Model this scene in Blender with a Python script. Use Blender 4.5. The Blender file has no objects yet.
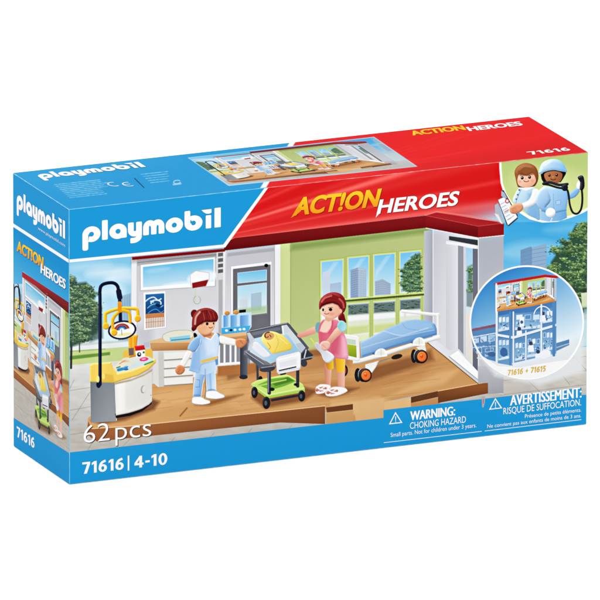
# Printed cardboard toy carton on a white surface.
import bpy, bmesh, math, random
import numpy as np

rng = np.random.RandomState(7)
rnd = random.Random(5)
sc = bpy.context.scene
col = sc.collection

# ------------------------------------------------------------------ camera numbers and box size
L, D, H = 0.385, 0.10140676889928753, 0.1944517694112594
EX, EY, EZ = 1.2963919863477262, -0.001801746051987458, -0.3999090683761959
DIST = 12.0
CX, CY = -0.0006779477288931109, -0.0006036278420886617
FPX = math.exp(7.284298318182748) * DIST        # focal length in pixels of a 600 px frame


def rot(a, b, c):
    ca, sa, cb, sb, cc, s_ = math.cos(a), math.sin(a), math.cos(b), math.sin(b), math.cos(c), math.sin(c)
    rx = np.array([[1, 0, 0], [0, ca, -sa], [0, sa, ca]])
    ry = np.array([[cb, 0, sb], [0, 1, 0], [-sb, 0, cb]])
    rz = np.array([[cc, -s_, 0], [s_, cc, 0], [0, 0, 1]])
    return rz @ ry @ rx


M = rot(EX, EY, EZ)
CAM = np.array([L / 2, D / 2, H / 2]) + M @ np.array([CX, CY, DIST])

# faces: axis that is constant, its value, outward sign
FACE = {'front': (1, 0.0, -1), 'side': (0, 0.0, -1), 'top': (2, H, 1)}
AX = {'front': (np.array([1., 0, 0]), np.array([0, 0, 1.])),
      'side': (np.array([0, -1., 0]), np.array([0, 0, 1.])),
      'top': (np.array([1., 0, 0]), np.array([0, 1., 0]))}


def art(face, P):
    """artwork units (the 600 unit drawing) -> points on a face of the carton"""
    P = np.atleast_2d(np.asarray(P, float))
    d = np.stack([(P[:, 0] - 300) / FPX, -(P[:, 1] - 300) / FPX, -np.ones(len(P))], 1) @ M.T
    a, val, sg = FACE[face]
    t = (val - CAM[a]) / d[:, a]
    Q = CAM + d * t[:, None]
    Q[:, a] = val
    lim = (L, D, H)
    for k in range(3):
        Q[:, k] = np.clip(Q[:, k], 0, lim[k])
    return Q


def lift(face, Q, w):
    a, val, sg = FACE[face]
    Q = Q.copy(); Q[:, a] += sg * w
    return Q


def to_px(Q):
    q = (Q - CAM) @ M
    return np.stack([300 + FPX * q[:, 0] / -q[:, 2], 300 - FPX * q[:, 1] / -q[:, 2]], 1)


# ------------------------------------------------------------------ the print: a small painting engine
def smooth(pts, n=6, closed=True):
    p = np.asarray(pts, float); m = len(p); out = []
    rngi = range(m) if closed else range(m - 1)
    for i in rngi:
        if closed:
            a, b, c, d = p[i - 1], p[i], p[(i + 1) % m], p[(i + 2) % m]
        else:
            a, b, c, d = p[max(i - 1, 0)], p[i], p[i + 1], p[min(i + 2, m - 1)]
        for k in range(n):
            t = k / n
            out.append(.5 * ((2 * b) + (-a + c) * t + (2 * a - 5 * b + 4 * c - d) * t * t + (-a + 3 * b - 3 * c + d) * t ** 3))
    if not closed: out.append(p[-1])
    return np.array(out)


def noise2(h, w, sx, sy, seed):
    r = np.random.RandomState(seed)
    gh, gw = int(h / sy) + 3, int(w / sx) + 3
    g = r.rand(gh, gw)
    y = np.arange(h) / sy; x = np.arange(w) / sx
    yi = y.astype(int); xi = x.astype(int)
    fy = y - yi; fx = x - xi
    fy = fy * fy * (3 - 2 * fy); fx = fx * fx * (3 - 2 * fx)
    a = g[yi][:, xi]; b = g[yi][:, xi + 1]; c = g[yi + 1][:, xi]; d = g[yi + 1][:, xi + 1]
    return (a * (1 - fx) + b * fx) * (1 - fy)[:, None] + (c * (1 - fx) + d * fx) * fy[:, None]


class Canvas:
    def __init__(s, x0, y0, x1, y1, k, bg=(255, 255, 255)):
        s.x0, s.y0, s.k = x0, y0, k
        s.w, s.h = int((x1 - x0) * k), int((y1 - y0) * k)
        s.im = np.zeros((s.h, s.w, 3), np.float32); s.im[:] = bg
        s.T = np.array([[1, 0, 0], [0, 1, 0]], float)
        s.base = s.T.copy()

    def z(s, x0, y0, sc_):      # drawing units of a detail sheet: origin and scale
        loc = np.array([[1 / sc_, 0, x0], [0, 1 / sc_, y0]])
        b = s.base
        s.T = np.array([[b[0, 0] * loc[0, 0], b[0, 1] * loc[1, 1], b[0, 0] * x0 + b[0, 1] * y0 + b[0, 2]],
                        [b[1, 0] * loc[0, 0], b[1, 1] * loc[1, 1], b[1, 0] * x0 + b[1, 1] * y0 + b[1, 2]]])
        return s

    def n(s): s.T = s.base.copy(); return s

    def tr(s, pts):
        p = np.asarray(pts, float)
        q = p @ s.T[:, :2].T + s.T[:, 2]
        return (q - [s.x0, s.y0]) * s.k

    def sc(s): return math.sqrt(abs(np.linalg.det(s.T[:, :2]))) * s.k

    def window(s, q, pad):
        a = np.floor(q.min(0) - pad).astype(int); b = np.ceil(q.max(0) + pad).astype(int)
        xa, ya = max(a[0], 0), max(a[1], 0); xb, yb = min(b[0], s.w), min(b[1], s.h)
        if xb - xa < 1 or yb - ya < 1: return None
        X, Y = np.meshgrid(np.arange(xa, xb) + .5, np.arange(ya, yb) + .5)
        return xa, ya, xb, yb, X.astype(np.float32), Y.astype(np.float32)

    @staticmethod
    def dist(q, X, Y, closed=True):
        d2 = np.full(X.shape, 1e12, np.float32); ins = np.zeros(X.shape, bool)
        m = len(q)
        for i in range(m if closed else m - 1):
            ax, ay = q[i]; bx, by = q[(i + 1) % m]
            ex, ey = bx - ax, by - ay; l2 = ex * ex + ey * ey
            if l2 < 1e-9: continue
            t = np.clip(((X - ax) * ex + (Y - ay) * ey) / l2, 0, 1)
            dd = (X - ax - t * ex) ** 2 + (Y - ay - t * ey) ** 2
            np.minimum(d2, dd, out=d2)
            if closed and ay != by:
                c = ((ay > Y) != (by > Y)) & (X < (bx - ax) * (Y - ay) / (by - ay) + ax)
                ins ^= c
        d = np.sqrt(d2)
        return np.where(ins, -d, d) if closed else d

    def colour(s, c, X, Y):
        if isinstance(c, tuple) and c and c[0] == 'g':
            _, p0, c0, p1, c1 = c
            a, b = s.tr([p0, p1]); e = b - a
            t = np.clip(((X - a[0]) * e[0] + (Y - a[1]) * e[1]) / (e @ e), 0, 1)[..., None]
            return (np.array(c0) * (1 - t) + np.array(c1) * t).astype(np.float32)
        return np.broadcast_to(np.array(c, np.float32), X.shape + (3,))

    def put(s, win, cov, C):
        xa, ya, xb, yb, X, Y = win
        r = s.im[ya:yb, xa:xb]
        r += (C - r) * cov[..., None]

    def poly(s, pts, c, sm=0, a=1., f=.35, sh=0., sw=2.5, edge=None, ew=.5):
        """f feather in art units, sh strength of moulded-plastic shading, sw its width"""
        p = smooth(pts, sm) if sm else np.asarray(pts, float)
        q = s.tr(p); fe = max(f * s.k, .5)
        win = s.window(q, fe + 2)
        if win is None: return
        X, Y = win[4], win[5]
        sd = s.dist(q, X, Y)
        C = s.colour(c, X, Y)
        if sh:
            gy, gx = np.gradient(sd)
            w = sw * s.k
            fall = np.clip(1 + sd / w, 0, 1) ** 1.3
            lam = (-(gx * .55) - (gy * .83)) * -1
            lam = (gx * -.5 + gy * -.86)
            C = C * (1 + sh * lam * fall)[..., None]
            hi = np.clip(lam, 0, 1) * np.exp(-((-sd - w * .55) / (w * .3)) ** 2)
            C = C + (255 - C) * (hi * sh * .55)[..., None]
        if edge is not None:
            e = np.clip(1 + (sd + ew * s.k * .5) / (ew * s.k), 0, 1)[..., None]
            C = C * (1 - e) + np.array(edge, np.float32) * e
        s.put(win, np.clip(.5 - sd / fe, 0, 1) * a, C)

    def line(s, pts, w, c, sm=0, a=1., f=.35, sh=0.):
        p = smooth(pts, sm, False) if sm else np.asarray(pts, float)
        q = s.tr(p); hw = w * s.sc() / 2; fe = max(f * s.k, .5)
        win = s.window(q, hw + fe + 1)
        if win is None: return
        X, Y = win[4], win[5]
        sd = s.dist(q, X, Y, False) - hw
        C = s.colour(c, X, Y)
        if sh:
            gy, gx = np.gradient(sd)
            C = C * (1 + sh * (gx * -.5 + gy * -.86) * np.clip(1 + sd / max(hw, 1), 0, 1))[..., None]
        s.put(win, np.clip(.5 - sd / fe, 0, 1) * a, C)

    def ell(s, cx, cy, rx, ry, c, rot_=0, **kw):
        t = np.linspace(0, 2 * math.pi, 25)[:-1]; r = math.radians(rot_)
        x = rx * np.cos(t); y = ry * np.sin(t)
        s.poly(np.stack([cx + x * math.cos(r) - y * math.sin(r), cy + x * math.sin(r) + y * math.cos(r)], 1), c, **kw)

    def arc(s, cx, cy, rx, ry, a0, a1, w, c, rot_=0, **kw):
        t = np.radians(np.linspace(a0, a1, 20)); r = math.radians(rot_)
        x = rx * np.cos(t); y = ry * np.sin(t)
        s.line(np.stack([cx + x * math.cos(r) - y * math.sin(r), cy + x * math.sin(r) + y * math.cos(r)], 1), w, c, **kw)

    def sample(s, im, P):
        x = (P[..., 0] - s.x0) * s.k - .5; y = (P[..., 1] - s.y0) * s.k - .5
        x = np.clip(x, 0, s.w - 1.001); y = np.clip(y, 0, s.h - 1.001)
        xi = x.astype(int); yi = y.astype(int); fx = (x - xi)[..., None]; fy = (y - yi)[..., None]
        return (im[yi, xi] * (1 - fx) + im[yi, xi + 1] * fx) * (1 - fy) + (im[yi + 1, xi] * (1 - fx) + im[yi + 1, xi + 1] * fx) * fy

    def warp(s, src, im, A, region, tint=None, ta=0.):
        """A: affine art->art of the source drawing; region: polygon in this canvas"""
        q = s.tr(region); win = s.window(q, 2)
        X, Y = win[4], win[5]
        cov = np.clip(.5 - s.dist(q, X, Y), 0, 1)
        G = np.stack([X / s.k + s.x0, Y / s.k + s.y0], -1)
        Ai = np.linalg.inv(np.vstack([A, [0, 0, 1]]))
        C = 0
        for dx, dy in ((-.25, -.25), (.25, -.25), (-.25, .25), (.25, .25)):
            P = (G + np.array([dx, dy]) / s.k * 1.0) @ Ai[:2, :2].T + Ai[:2, 2]
            C = C + src.sample(im, P)
        C = C / 4
        if tint is not None: C = C * (1 - ta) + np.array(tint) * ta
        s.put(win, cov, C.astype(np.float32))

    def tree(s, poly, cols, n, rx, seed=1, u=1.):
        """printed tree: layered branch tufts, each of small dabs, shaded below and lit above"""
        p = np.asarray(poly, float); r = random.Random(seed); lo, hi = p.min(0), p.max(0)
        k = 0; cs = []
        while k < n:
            x = r.uniform(lo[0], hi[0]); y = r.uniform(lo[1], hi[1]); ins = False
            for i in range(len(p)):
                ax, ay = p[i]; bx, by = p[(i + 1) % len(p)]
                if (ay > y) != (by > y) and x < (bx - ax) * (y - ay) / (by - ay) + ax: ins = not ins
            if ins: cs.append((x, y)); k += 1
        cs.sort(key=lambda q: q[1] + r.uniform(-14, 14) * u)
        for x, y in cs:
            w = r.uniform(.5, 1) * rx; h = w * r.uniform(.3, .5); lum = r.uniform(-.14, .14); sl = r.uniform(-.3, .3)
            for lev, (n_, dy) in enumerate(((8, .8), (10, .1), (8, -.5), (4, -.8))):
                for _ in range(n_):
                    dx = r.gauss(0, .45) * w; c = cols[min(len(cols) - 1, max(0, lev + (r.random() < .2) - (r.random() < .25)))]
                    j = 1 + lum + r.uniform(-.08, .08)
                    s.ell(x + dx, y + dy * h + dx * sl + r.gauss(0, .3) * h, r.uniform(.45, 1.25) * u, r.uniform(.28, .6) * u, tuple(min(255, v * j) for v in c), r.uniform(-35, 35), a=r.uniform(.5, .95), f=.6)

    def leaves(s, poly, cols, n, r0, r1, seed=1, jag=1.):
        """printed foliage: many small leaf dabs, darker low, lighter high"""
        p = np.asarray(poly, float); r = random.Random(seed)
        lo, hi = p.min(0), p.max(0)
        k = 0; tries = 0
        while k < n and tries < n * 8:
            tries += 1
            x = r.uniform(lo[0], hi[0]); y = r.uniform(lo[1], hi[1])
            ins = False
            for i in range(len(p)):
                ax, ay = p[i]; bx, by = p[(i + 1) % len(p)]
                if (ay > y) != (by > y) and x < (bx - ax) * (y - ay) / (by - ay) + ax: ins = not ins
            if not ins: continue
            k += 1
            t = min(max(k / n + r.uniform(-.35, .3), 0), .999)
            c = cols[int(t * len(cols))]
            j = r.uniform(.88, 1.12)
            s.ell(x, y, r.uniform(r0, r1), r.uniform(r0, r1) * .7, tuple(min(255, v * j) for v in c), r.uniform(0, 180), a=r.uniform(.55, .95), f=.5)


F = Canvas(60, 100, 600, 492, 3)

SKIN = (240, 182, 148); HAIR = (132, 34, 34)


def finish(im, k, amt=.5, con=.09):
    """print separation: a touch of sharpening and contrast"""
    def blur(a, n):
        for ax in (0, 1):
            p = np.cumsum(np.concatenate([np.repeat(np.take(a, [0], ax), n + 1, ax), a, np.repeat(np.take(a, [-1], ax), n, ax)], ax), ax, dtype=np.float64)
            m = a.shape[ax]
            a = ((np.take(p, range(2 * n + 1, 2 * n + 1 + m), ax) - np.take(p, range(0, m), ax)) / (2 * n + 1)).astype(np.float32)
        return a
    b1 = blur(blur(im, max(1, int(k * .5))), max(1, int(k * .5)))
    b2 = blur(blur(im, int(k * 4)), int(k * 4))
    o = np.clip(im + amt * (im - b1) + .18 * (im - b2), 0, 255) / 255
    o = o - con * np.sin(2 * math.pi * o) / (2 * math.pi) * 1.6
    l = o.mean(-1, keepdims=True); o = l + (o - l) * .95
    return np.clip(o * 255, 0, 255).astype(np.float32)


def mottle(c, x0, y0, x1, y1, amp, sx, sy, seed):
    xa, ya = int((x0 - c.x0) * c.k), int((y0 - c.y0) * c.k); xb, yb = int((x1 - c.x0) * c.k), int((y1 - c.y0) * c.k)
    n = noise2(yb - ya, xb - xa, sx * c.k, sy * c.k, seed)
    c.im[ya:yb, xa:xb] += ((n - .5) * amp)[..., None]


# ---- outdoor backdrop of the picture
def outdoors(c):
    c.n()
    c.poly([(60, 90), (610, 90), (610, 375), (60, 375)], ('g', (300, 215), (64, 166, 226), (290, 350), (214, 236, 246)))
    for (x, y, rx, ry, a) in ((108, 272, 22, 5, .5), (124, 277, 18, 6, .45), (90, 266, 20, 3, .3), (80, 300, 10, 4, .3), (530, 250, 30, 9, .25), (570, 228, 26, 5, .2), (112, 291, 12, 5, .4)):
        c.ell(x, y, rx, ry, (255, 255, 255), -6, a=a, f=9)
    # buildings
    c.poly([(118, 297), (131, 293), (131, 345), (118, 345)], (150, 182, 206), f=1)
    for k in range(5): c.line([(120 + k * 2.4, 298 - k * .6), (120 + k * 2.4, 342)], .7, (120, 155, 186), a=.6)
    c.poly([(520.5, 250), (531, 246.5), (532, 248), (546.5, 243.5), (546.5, 300), (520.5, 300)], (116, 152, 190), f=.6)
    c.poly([(532, 248), (546.5, 243.5), (546.5, 300), (532, 300)], (140, 172, 206), f=.6)
    for k in range(9): c.line([(521, 253 + k * 4), (532, 250 + k * 4), (546, 247.5 + k * 4)], .5, (98, 136, 176), a=.5)
    # pale hedge, wall and lawn
    c.poly([(60, 343), (140, 340), (140, 352), (60, 352)], (196, 208, 200), f=1.5)
    c.poly([(60, 347.5), (131, 341.5), (131, 346.5), (60, 352)], (226, 232, 234), f=.8)
    c.poly([(60, 352), (140, 346), (140, 372), (60, 376)], (196, 212, 140), f=1)
    c.poly([(60, 357), (110, 352), (110, 355), (60, 361)], (112, 152, 70), f=1.2)
    c.line([(60, 352), (105, 349)], 1.4, (150, 180, 110), a=.7)
    # paving
    c.poly([(60, 366), (140, 359), (140, 500), (60, 500)], ('g', (80, 365), (220, 220, 216), (90, 455), (176, 172, 166)))
    c.poly([(60, 430), (520, 370), (610, 340), (610, 500), (60, 500)], ('g', (540, 345), (222, 219, 210), (540, 400), (190, 184, 174)))
    for a, b in (((60, 392), (100, 386)), ((60, 412), (100, 405)), ((60, 436), (200, 416)), ((60, 462), (300, 431)), ((60, 486), (330, 455)),
                 ((555, 349), (600, 345)), ((540, 361), (600, 355)), ((500, 381), (600, 369)), ((500, 395), (600, 383))):
        c.line([a, b], .6, (142, 138, 134), a=.55)
    for a, b in (((74, 380), (66, 396)), ((90, 392), (72, 420)), ((94, 440), (80, 462)), ((131, 438), (121, 448)), ((175, 437), (165, 449)), ((214, 433), (206, 442)), ((252, 428), (246, 436)),
                 ((292, 425), (286, 432)), ((110, 452), (98, 476)), ((570, 352), (587, 371)), ((548, 357), (570, 385)), ((520, 373), (540, 392)), ((590, 350), (600, 362))):
        c.line([a, b], .6, (140, 136, 132), a=.55)
    mottle(c, 60, 362, 598, 490, 12, 7, 2.5, 3)
    # trees
    c.line([(71.5, 335), (71, 368)], 2.2, (58, 54, 46), a=.9); c.line([(79.5, 330), (79.5, 352)], 1.2, (70, 68, 56), a=.8)
    tp = [(60, 280), (70, 276), (75, 277), (77, 283), (86, 282), (92, 288), (96, 294), (94, 301), (99, 308), (97, 318), (100, 326), (97, 333), (90, 338), (84, 342), (74, 346), (60, 350)]
    c.poly(tp, (58, 86, 66), f=3, a=.9)
    c.tree(tp, [(50, 76, 62), (78, 110, 80), (116, 144, 104), (162, 186, 138)], 150, 6.5, 3)
    c.poly([(92, 318), (102, 314), (103, 338), (90, 342)], (56, 84, 74), a=.7, f=3)
    tp = [(551, 262), (556, 255), (552, 249), (563, 247), (560, 240), (569, 241), (572, 232), (575, 226), (579, 229), (582, 221), (600, 217), (600, 306), (585, 309), (578, 300), (568, 294), (556, 282), (550, 272)]
    c.poly(tp, (52, 80, 54), f=2.5, a=.9)
    c.tree(tp, [(52, 78, 54), (80, 114, 70), (116, 150, 90), (164, 192, 124)], 150, 7.5, 9)
    c.line([(584, 290), (583, 312)], 2.4, (74, 64, 52), a=.8)
    c.poly([(581, 293), (600, 291), (600, 306), (582, 308)], (206, 216, 178), f=.8)
    c.poly([(560, 309), (600, 305), (600, 318), (560, 322)], (120, 140, 110), f=2, a=.5)
    c.poly([(500, 318), (610, 312), (610, 340), (500, 352)], (206, 222, 216), f=4, a=.6)


def room(c):
    # shell
    c.z(130, 240, 4)
    W = (226, 226, 229)
    c.poly([(6, 72), (380, 42), (380, 620), (6, 640)], ('g', (100, 60), (200, 200, 206), (160, 560), (228, 228, 232)))
    c.poly([(6, 72), (28, 70), (28, 640), (6, 640)], (236, 236, 238))
    c.line([(28, 92), (28, 620)], 3, (190, 190, 196), a=.8)
    c.poly([(28, 88), (348, 56), (348, 72), (28, 104)], (176, 176, 182), f=1)
    c.line([(30, 90), (345, 58)], 3, (120, 118, 122), a=.7)
    c.poly([(6, 72), (380, 42), (380, 64), (6, 92)], (120, 118, 124), f=4, a=.5)
    c.poly([(28, 350), (90, 350), (100, 600), (28, 620)], (176, 176, 184), f=8, a=.5)
    # long window
    c.poly([(40, 98), (342, 66), (342, 186), (40, 204)], (246, 247, 249), edge=(170, 172, 178), ew=.6)
    c.poly([(52, 108), (334, 76), (334, 166), (52, 190)], ('g', (180, 90), (108, 188, 234), (190, 185), (200, 228, 244)))
    c.ell(290, 150, 60, 26, (255, 255, 255), -10, a=.75, f=4); c.ell(190, 178, 60, 9, (255, 255, 255), -6, a=.5, f=3)
    c.ell(110, 120, 50, 9, (255, 255, 255), -8, a=.2, f=3)
    # poster of waves, with a lattice print below
    c.poly([(52, 208), (144, 202), (146, 352), (54, 362)], (248, 248, 248), edge=(196, 196, 200), ew=.5)
    c.poly([(62, 218), (137, 213), (137, 292), (62, 298)], ('g', (90, 215), (44, 120, 178), (100, 290), (20, 70, 124)))
    for a_, b_, w_, cc in ((62, 235, 5, (235, 245, 250)), (70, 262, 4, (120, 190, 220)), (72, 283, 4, (70, 150, 200))):
        c.line([(a_, b_ + 10), (a_ + 16, b_ - 2), (a_ + 34, b_ - 6), (a_ + 50, b_ + 6), (a_ + 62, b_)], w_, cc, 4, a=.85)
    c.arc(104, 252, 20, 12, 170, 380, 5, (220, 238, 246), a=.9)
    c.ell(112, 262, 12, 6, (18, 50, 92), 20); c.ell(88, 246, 8, 4, (180, 220, 238), 10)
    c.poly([(62, 296), (137, 290), (137, 308), (62, 314)], (196, 132, 86))
    c.poly([(62, 314), (137, 308), (137, 346), (62, 354)], (236, 220, 206))
    for k in range(11):
        c.line([(66 + k * 7, 314 - k * .6), (66 + k * 7, 352 - k * .7)], 2.6, (150, 112, 90), a=.8)
    c.line([(62, 330), (137, 324)], 2, (150, 112, 90), a=.6)
    # wall call unit
    c.line([(262, 196), (260, 232), (258, 250)], 4, (200, 210, 176), 4)
    c.arc(268, 240, 14, 16, -60, 250, 3, (176, 186, 170))
    c.poly([(240, 138), (262, 122), (318, 130), (318, 158), (302, 186), (248, 196), (240, 170)], (246, 246, 248), f=.6, edge=(196, 196, 204), ew=.6)
    c.poly([(248, 172), (314, 158), (304, 184), (250, 193)], (152, 34, 36))
    # grooved column
    c.poly([(346, 46), (385, 42), (385, 430), (346, 430)], (214, 214, 218))
    for y in range(52, 140, 22): c.poly([(352, y), (372, y - 2), (372, y + 12), (352, y + 15)], (88, 88, 94), f=.5, a=.85)
    c.poly([(354, 160), (370, 158), (370, 420), (354, 420)], (176, 176, 182), f=.8)
    c.line([(376, 46), (376, 420)], 4, (250, 250, 250))
    # wall with door
    c.poly([(385, 42), (600, 18), (600, 560), (385, 470)], ('g', (480, 40), (192, 192, 199), (480, 300), (218, 218, 223)))
    c.poly([(390, 52), (596, 28), (596, 42), (390, 66)], (170, 170, 176), f=1.2)
    c.poly([(402, 104), (568, 84), (568, 430), (402, 430)], (248, 248, 249), edge=(186, 186, 192), ew=.5)
    c.poly([(412, 116), (562, 98), (562, 430), (412, 430)], (112, 114, 121))
    c.poly([(430, 131), (547, 118), (547, 162), (430, 174)], ('g', (480, 120), (110, 190, 232), (480, 175), (170, 216, 240)), edge=(226, 232, 238), ew=.4)
    c.poly([(430, 184), (547, 170), (547, 292), (430, 306)], ('g', (480, 180), (170, 216, 240), (490, 300), (228, 236, 236)), edge=(226, 232, 238), ew=.4)
    c.poly([(438, 240), (470, 234), (470, 290), (438, 296)], (204, 214, 222)); c.poly([(484, 215), (526, 208), (526, 280), (484, 284)], (168, 194, 214))
    c.poly([(430, 276), (547, 262), (547, 292), (430, 306)], (164, 196, 150), f=3, a=.8)
    c.ell(545, 102, 8, 7, (24, 24, 28)); c.poly([(436, 282), (462, 279), (462, 288), (436, 291)], (26, 28, 34))
    # white then green wall
    c.z(270, 230, 4)
    c.poly([(18, 58), (46, 54), (46, 480), (18, 480)], (238, 238, 240)); c.line([(18, 60), (18, 470)], 3, (180, 180, 186))
    c.poly([(42, 54), (640, -12), (640, 470), (42, 500)], ('g', (100, 60), (172, 187, 118), (300, 420), (190, 203, 138)))
    c.poly([(42, 54), (82, 50), (82, 500), (42, 500)], (206, 218, 150)); c.line([(82, 60), (82, 480)], 3, (150, 170, 96), a=.8)
    c.poly([(84, 54), (640, -12), (640, 12), (84, 82)], (126, 146, 78), f=5, a=.75)
    # window bars and panes
    top = [((205, 127), (292, 118), (292, 262), (205, 268)), ((312, 112), (395, 104), (395, 264), (312, 274)), ((415, 101), (500, 93), (500, 256), (415, 265)), ((520, 91), (602, 83), (602, 246), (520, 254))]
    low = [((205, 290), (292, 284), (292, 420), (205, 430)), ((312, 296), (395, 289), (395, 440), (312, 450)), ((415, 288), (500, 280), (500, 420), (415, 420)), ((520, 277), (602, 268), (602, 400), (520, 400))]
    for q in top + low:
        qq = [(q[0][0] - 7, q[0][1] - 7), (q[1][0] + 7, q[1][1] - 8), (q[2][0] + 7, q[2][1] + 8), (q[3][0] - 7, q[3][1] + 8)]
        c.poly(qq, (202, 216, 128), f=.6, edge=(146, 166, 82), ew=.4)
    for q in top:
        c.poly(q, ('g', (q[0][0], 100), (120, 194, 238), (q[0][0], 270), (214, 236, 246)), edge=(226, 238, 206), ew=.4)
    for q in top:
        x0, y0 = q[0]; x1 = q[1][0]
        c.poly([(x0 + 8, y0 + 60), (x0 + 50, y0 + 2), (x0 + 70, y0), (x0 + 8, y0 + 90)], (255, 255, 255), f=2, a=.22)
    for q in low:
        c.poly(q, ('g', (q[0][0], 285), (210, 226, 230), (q[0][0], 420), (226, 234, 190)), edge=(226, 238, 206), ew=.4)
        x0, x1 = q[0][0], q[1][0]; y0 = q[0][1]
        c.poly([(x0, y0 + 4), (x1, y0 - 2), (x1, y0 + 38), (x0, y0 + 44)], (92, 112, 110), f=2, a=.9)
        c.tree([(x0 + 5, y0 + 8), (x1 - 8, y0 + 3), (x1 - 8, y0 + 34), (x0 + 5, y0 + 40)], [(56, 76, 76), (74, 98, 90), (98, 120, 106), (130, 150, 132)], 14, 9, int(x0), 2)
        c.poly([(x0, y0 + 50), (x1, y0 + 44), (x1, y0 + 62), (x0, y0 + 70)], (240, 242, 242), f=1.4)
        c.poly([(x0, y0 + 92), (x1, y0 + 84), (x1, y0 + 116), (x0, y0 + 126)], (202, 216, 140), f=3, a=.9)
        c.poly([(x0, y0 + 124), (x1, y0 + 114), (x1, y0 + 120), (x0, y0 + 130)], (236, 236, 232), f=1)
    c.poly([(322, 160), (352, 150), (385, 156), (385, 268), (322, 272)], (140, 162, 190), f=.8); c.poly([(352, 150), (385, 156), (385, 266), (352, 270)], (174, 194, 214), f=.8); [c.line([(322, 164 + 9 * q), (352, 157 + 9 * q), (385, 162 + 9 * q)], 2, (206, 220, 232), a=.35) for q in range(12)]
    for k in range(8): c.line([(324 + k * 8, 160), (324 + k * 8, 268)], 2, (104, 134, 172), a=.5)
    c.poly([(420, 205), (450, 196), (482, 214), (482, 258), (420, 262)], (160, 178, 200), f=1); [c.line([(420, 212 + 9 * q), (450, 206 + 9 * q), (482, 218 + 7 * q)], 2, (120, 142, 176), a=.4) for q in range(6)]; c.poly([(210, 170), (240, 160), (240, 262), (210, 264)], (198, 212, 230), f=1)
    c.poly([(240, 215), (285, 208), (285, 262), (240, 264)], (162, 184, 210), a=.8)
    tp = [(530, 200), (528, 160), (545, 130), (560, 118), (575, 100), (602, 92), (602, 244), (560, 248), (530, 240)]
    c.poly(tp, (70, 104, 74), f=2, a=.8); c.tree(tp, [(44, 72, 54), (70, 108, 70), (104, 142, 90), (150, 180, 124)], 70, 18, 21, 3)
    c.line([(300, 284), (640, 256)], 7, (82, 102, 48)); c.line([(300, 276), (640, 248)], 3, (222, 232, 150))
    # grey end wall with open doorway
    c.z(380, 230, 4)
    c.poly([(176, 4), (212, 0), (212, 460), (176, 440)], ('g', (176, 0), (188, 191, 200), (214, 0), (160, 165, 177)))
    c.poly([(212, -4), (400, 30), (400, 640), (212, 470)], ('g', (212, 100), (196, 198, 206), (300, 120), (216, 218, 224)))
    c.line([(212, 0), (212, 450)], 3, (240, 241, 244))
    c.poly([(276, 24), (392, 40), (392, 62), (276, 40)], (66, 68, 76), f=.6)
    c.poly([(264, 44), (386, 62), (386, 78), (264, 58)], (236, 237, 240))
    c.poly([(264, 56), (312, 62), (312, 486), (272, 505), (264, 500)], ('g', (264, 100), (204, 206, 213), (312, 100), (222, 224, 230)))
    c.poly([(312, 62), (334, 66), (334, 510), (312, 490)], (148, 152, 162))
    c.poly([(334, 66), (346, 68), (346, 500), (334, 505)], (206, 210, 218))
    c.poly([(344, 70), (372, 74), (372, 560), (344, 500)], ('g', (350, 80), (160, 206, 236), (350, 400), (222, 230, 226)))
    c.poly([(350, 148), (371, 138), (371, 250), (350, 250)], (76, 108, 82), f=3, a=.8); c.tree([(350, 148), (370, 138), (370, 250), (352, 245)], [(50, 80, 60), (80, 116, 78), (110, 146, 98), (150, 180, 130)], 20, 12, 5, 2.6)
    c.poly([(346, 246), (371, 246), (371, 310), (346, 305)], (120, 136, 142), f=1.5, a=.85)
    c.poly([(346, 330), (371, 330), (371, 560), (346, 520)], (224, 220, 210), f=1.5)
    c.poly([(371, 74), (392, 76), (392, 585), (371, 570)], (112, 116, 128))
    # outer end face
    c.poly([(392, 30), (494, 18), (494, 660), (396, 640)], ('g', (392, 100), (172, 176, 187), (494, 500), (196, 198, 205)))
    c.line([(393, 36), (393, 600)], 3.5, (236, 236, 240))
    # floor
    c.n()
    fl = [(88, 421), (89, 426), (93, 430), (130, 426.5), (280, 411), (325, 406), (327, 425), (384, 419), (384, 402), (438, 391), (487, 383), (479, 381.4), (427, 342), (390, 338), (300, 352), (226, 372), (140, 386), (110, 400), (88, 418)]
    c.poly(fl, ('g', (250, 350), (214, 160, 104), (300, 425), (205, 152, 98)), f=.5)
    c.poly([(216, 372), (300, 350), (350, 345), (350, 366), (226, 381)], (170, 112, 66), f=6, a=.45)
    c.poly([(120, 402), (160, 392), (240, 382), (230, 396), (150, 410)], (230, 180, 126), f=7, a=.6)
    c.poly([(300, 382), (360, 392), (420, 376), (440, 360), (400, 366), (350, 380)], (182, 124, 74), f=6, a=.5)
    c.poly([(215, 398), (262, 385), (280, 404), (240, 412)], (226, 174, 118), f=6, a=.5)
    c.poly([(385, 398), (440, 372), (462, 368), (444, 384)], (232, 184, 130), f=5, a=.6)
    c.poly([(330, 400), (380, 396), (400, 404), (350, 416), (332, 414)], (224, 176, 122), f=3, a=.7)
    c.poly([(352, 402), (384, 398), (384, 418), (356, 421)], (226, 180, 128), f=1, a=.8)
    xs = noise2(int(120 * 3), int(480 * 3), 50, 4, 31)
    xa, ya = int((88 - 60) * 3), int((340 - 100) * 3)
    for k in range(46):
        x = rnd.uniform(95, 400); y = rnd.uniform(372, 420)
        if y > 426 - (x - 130) * .1: continue
        l = rnd.uniform(14, 50)
        c.line([(x, y), (x + l, y - l * .13)], rnd.uniform(.5, 1.4), (176, 118, 68) if rnd.random() < .55 else (232, 184, 128), a=.22, f=1.2)
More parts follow.
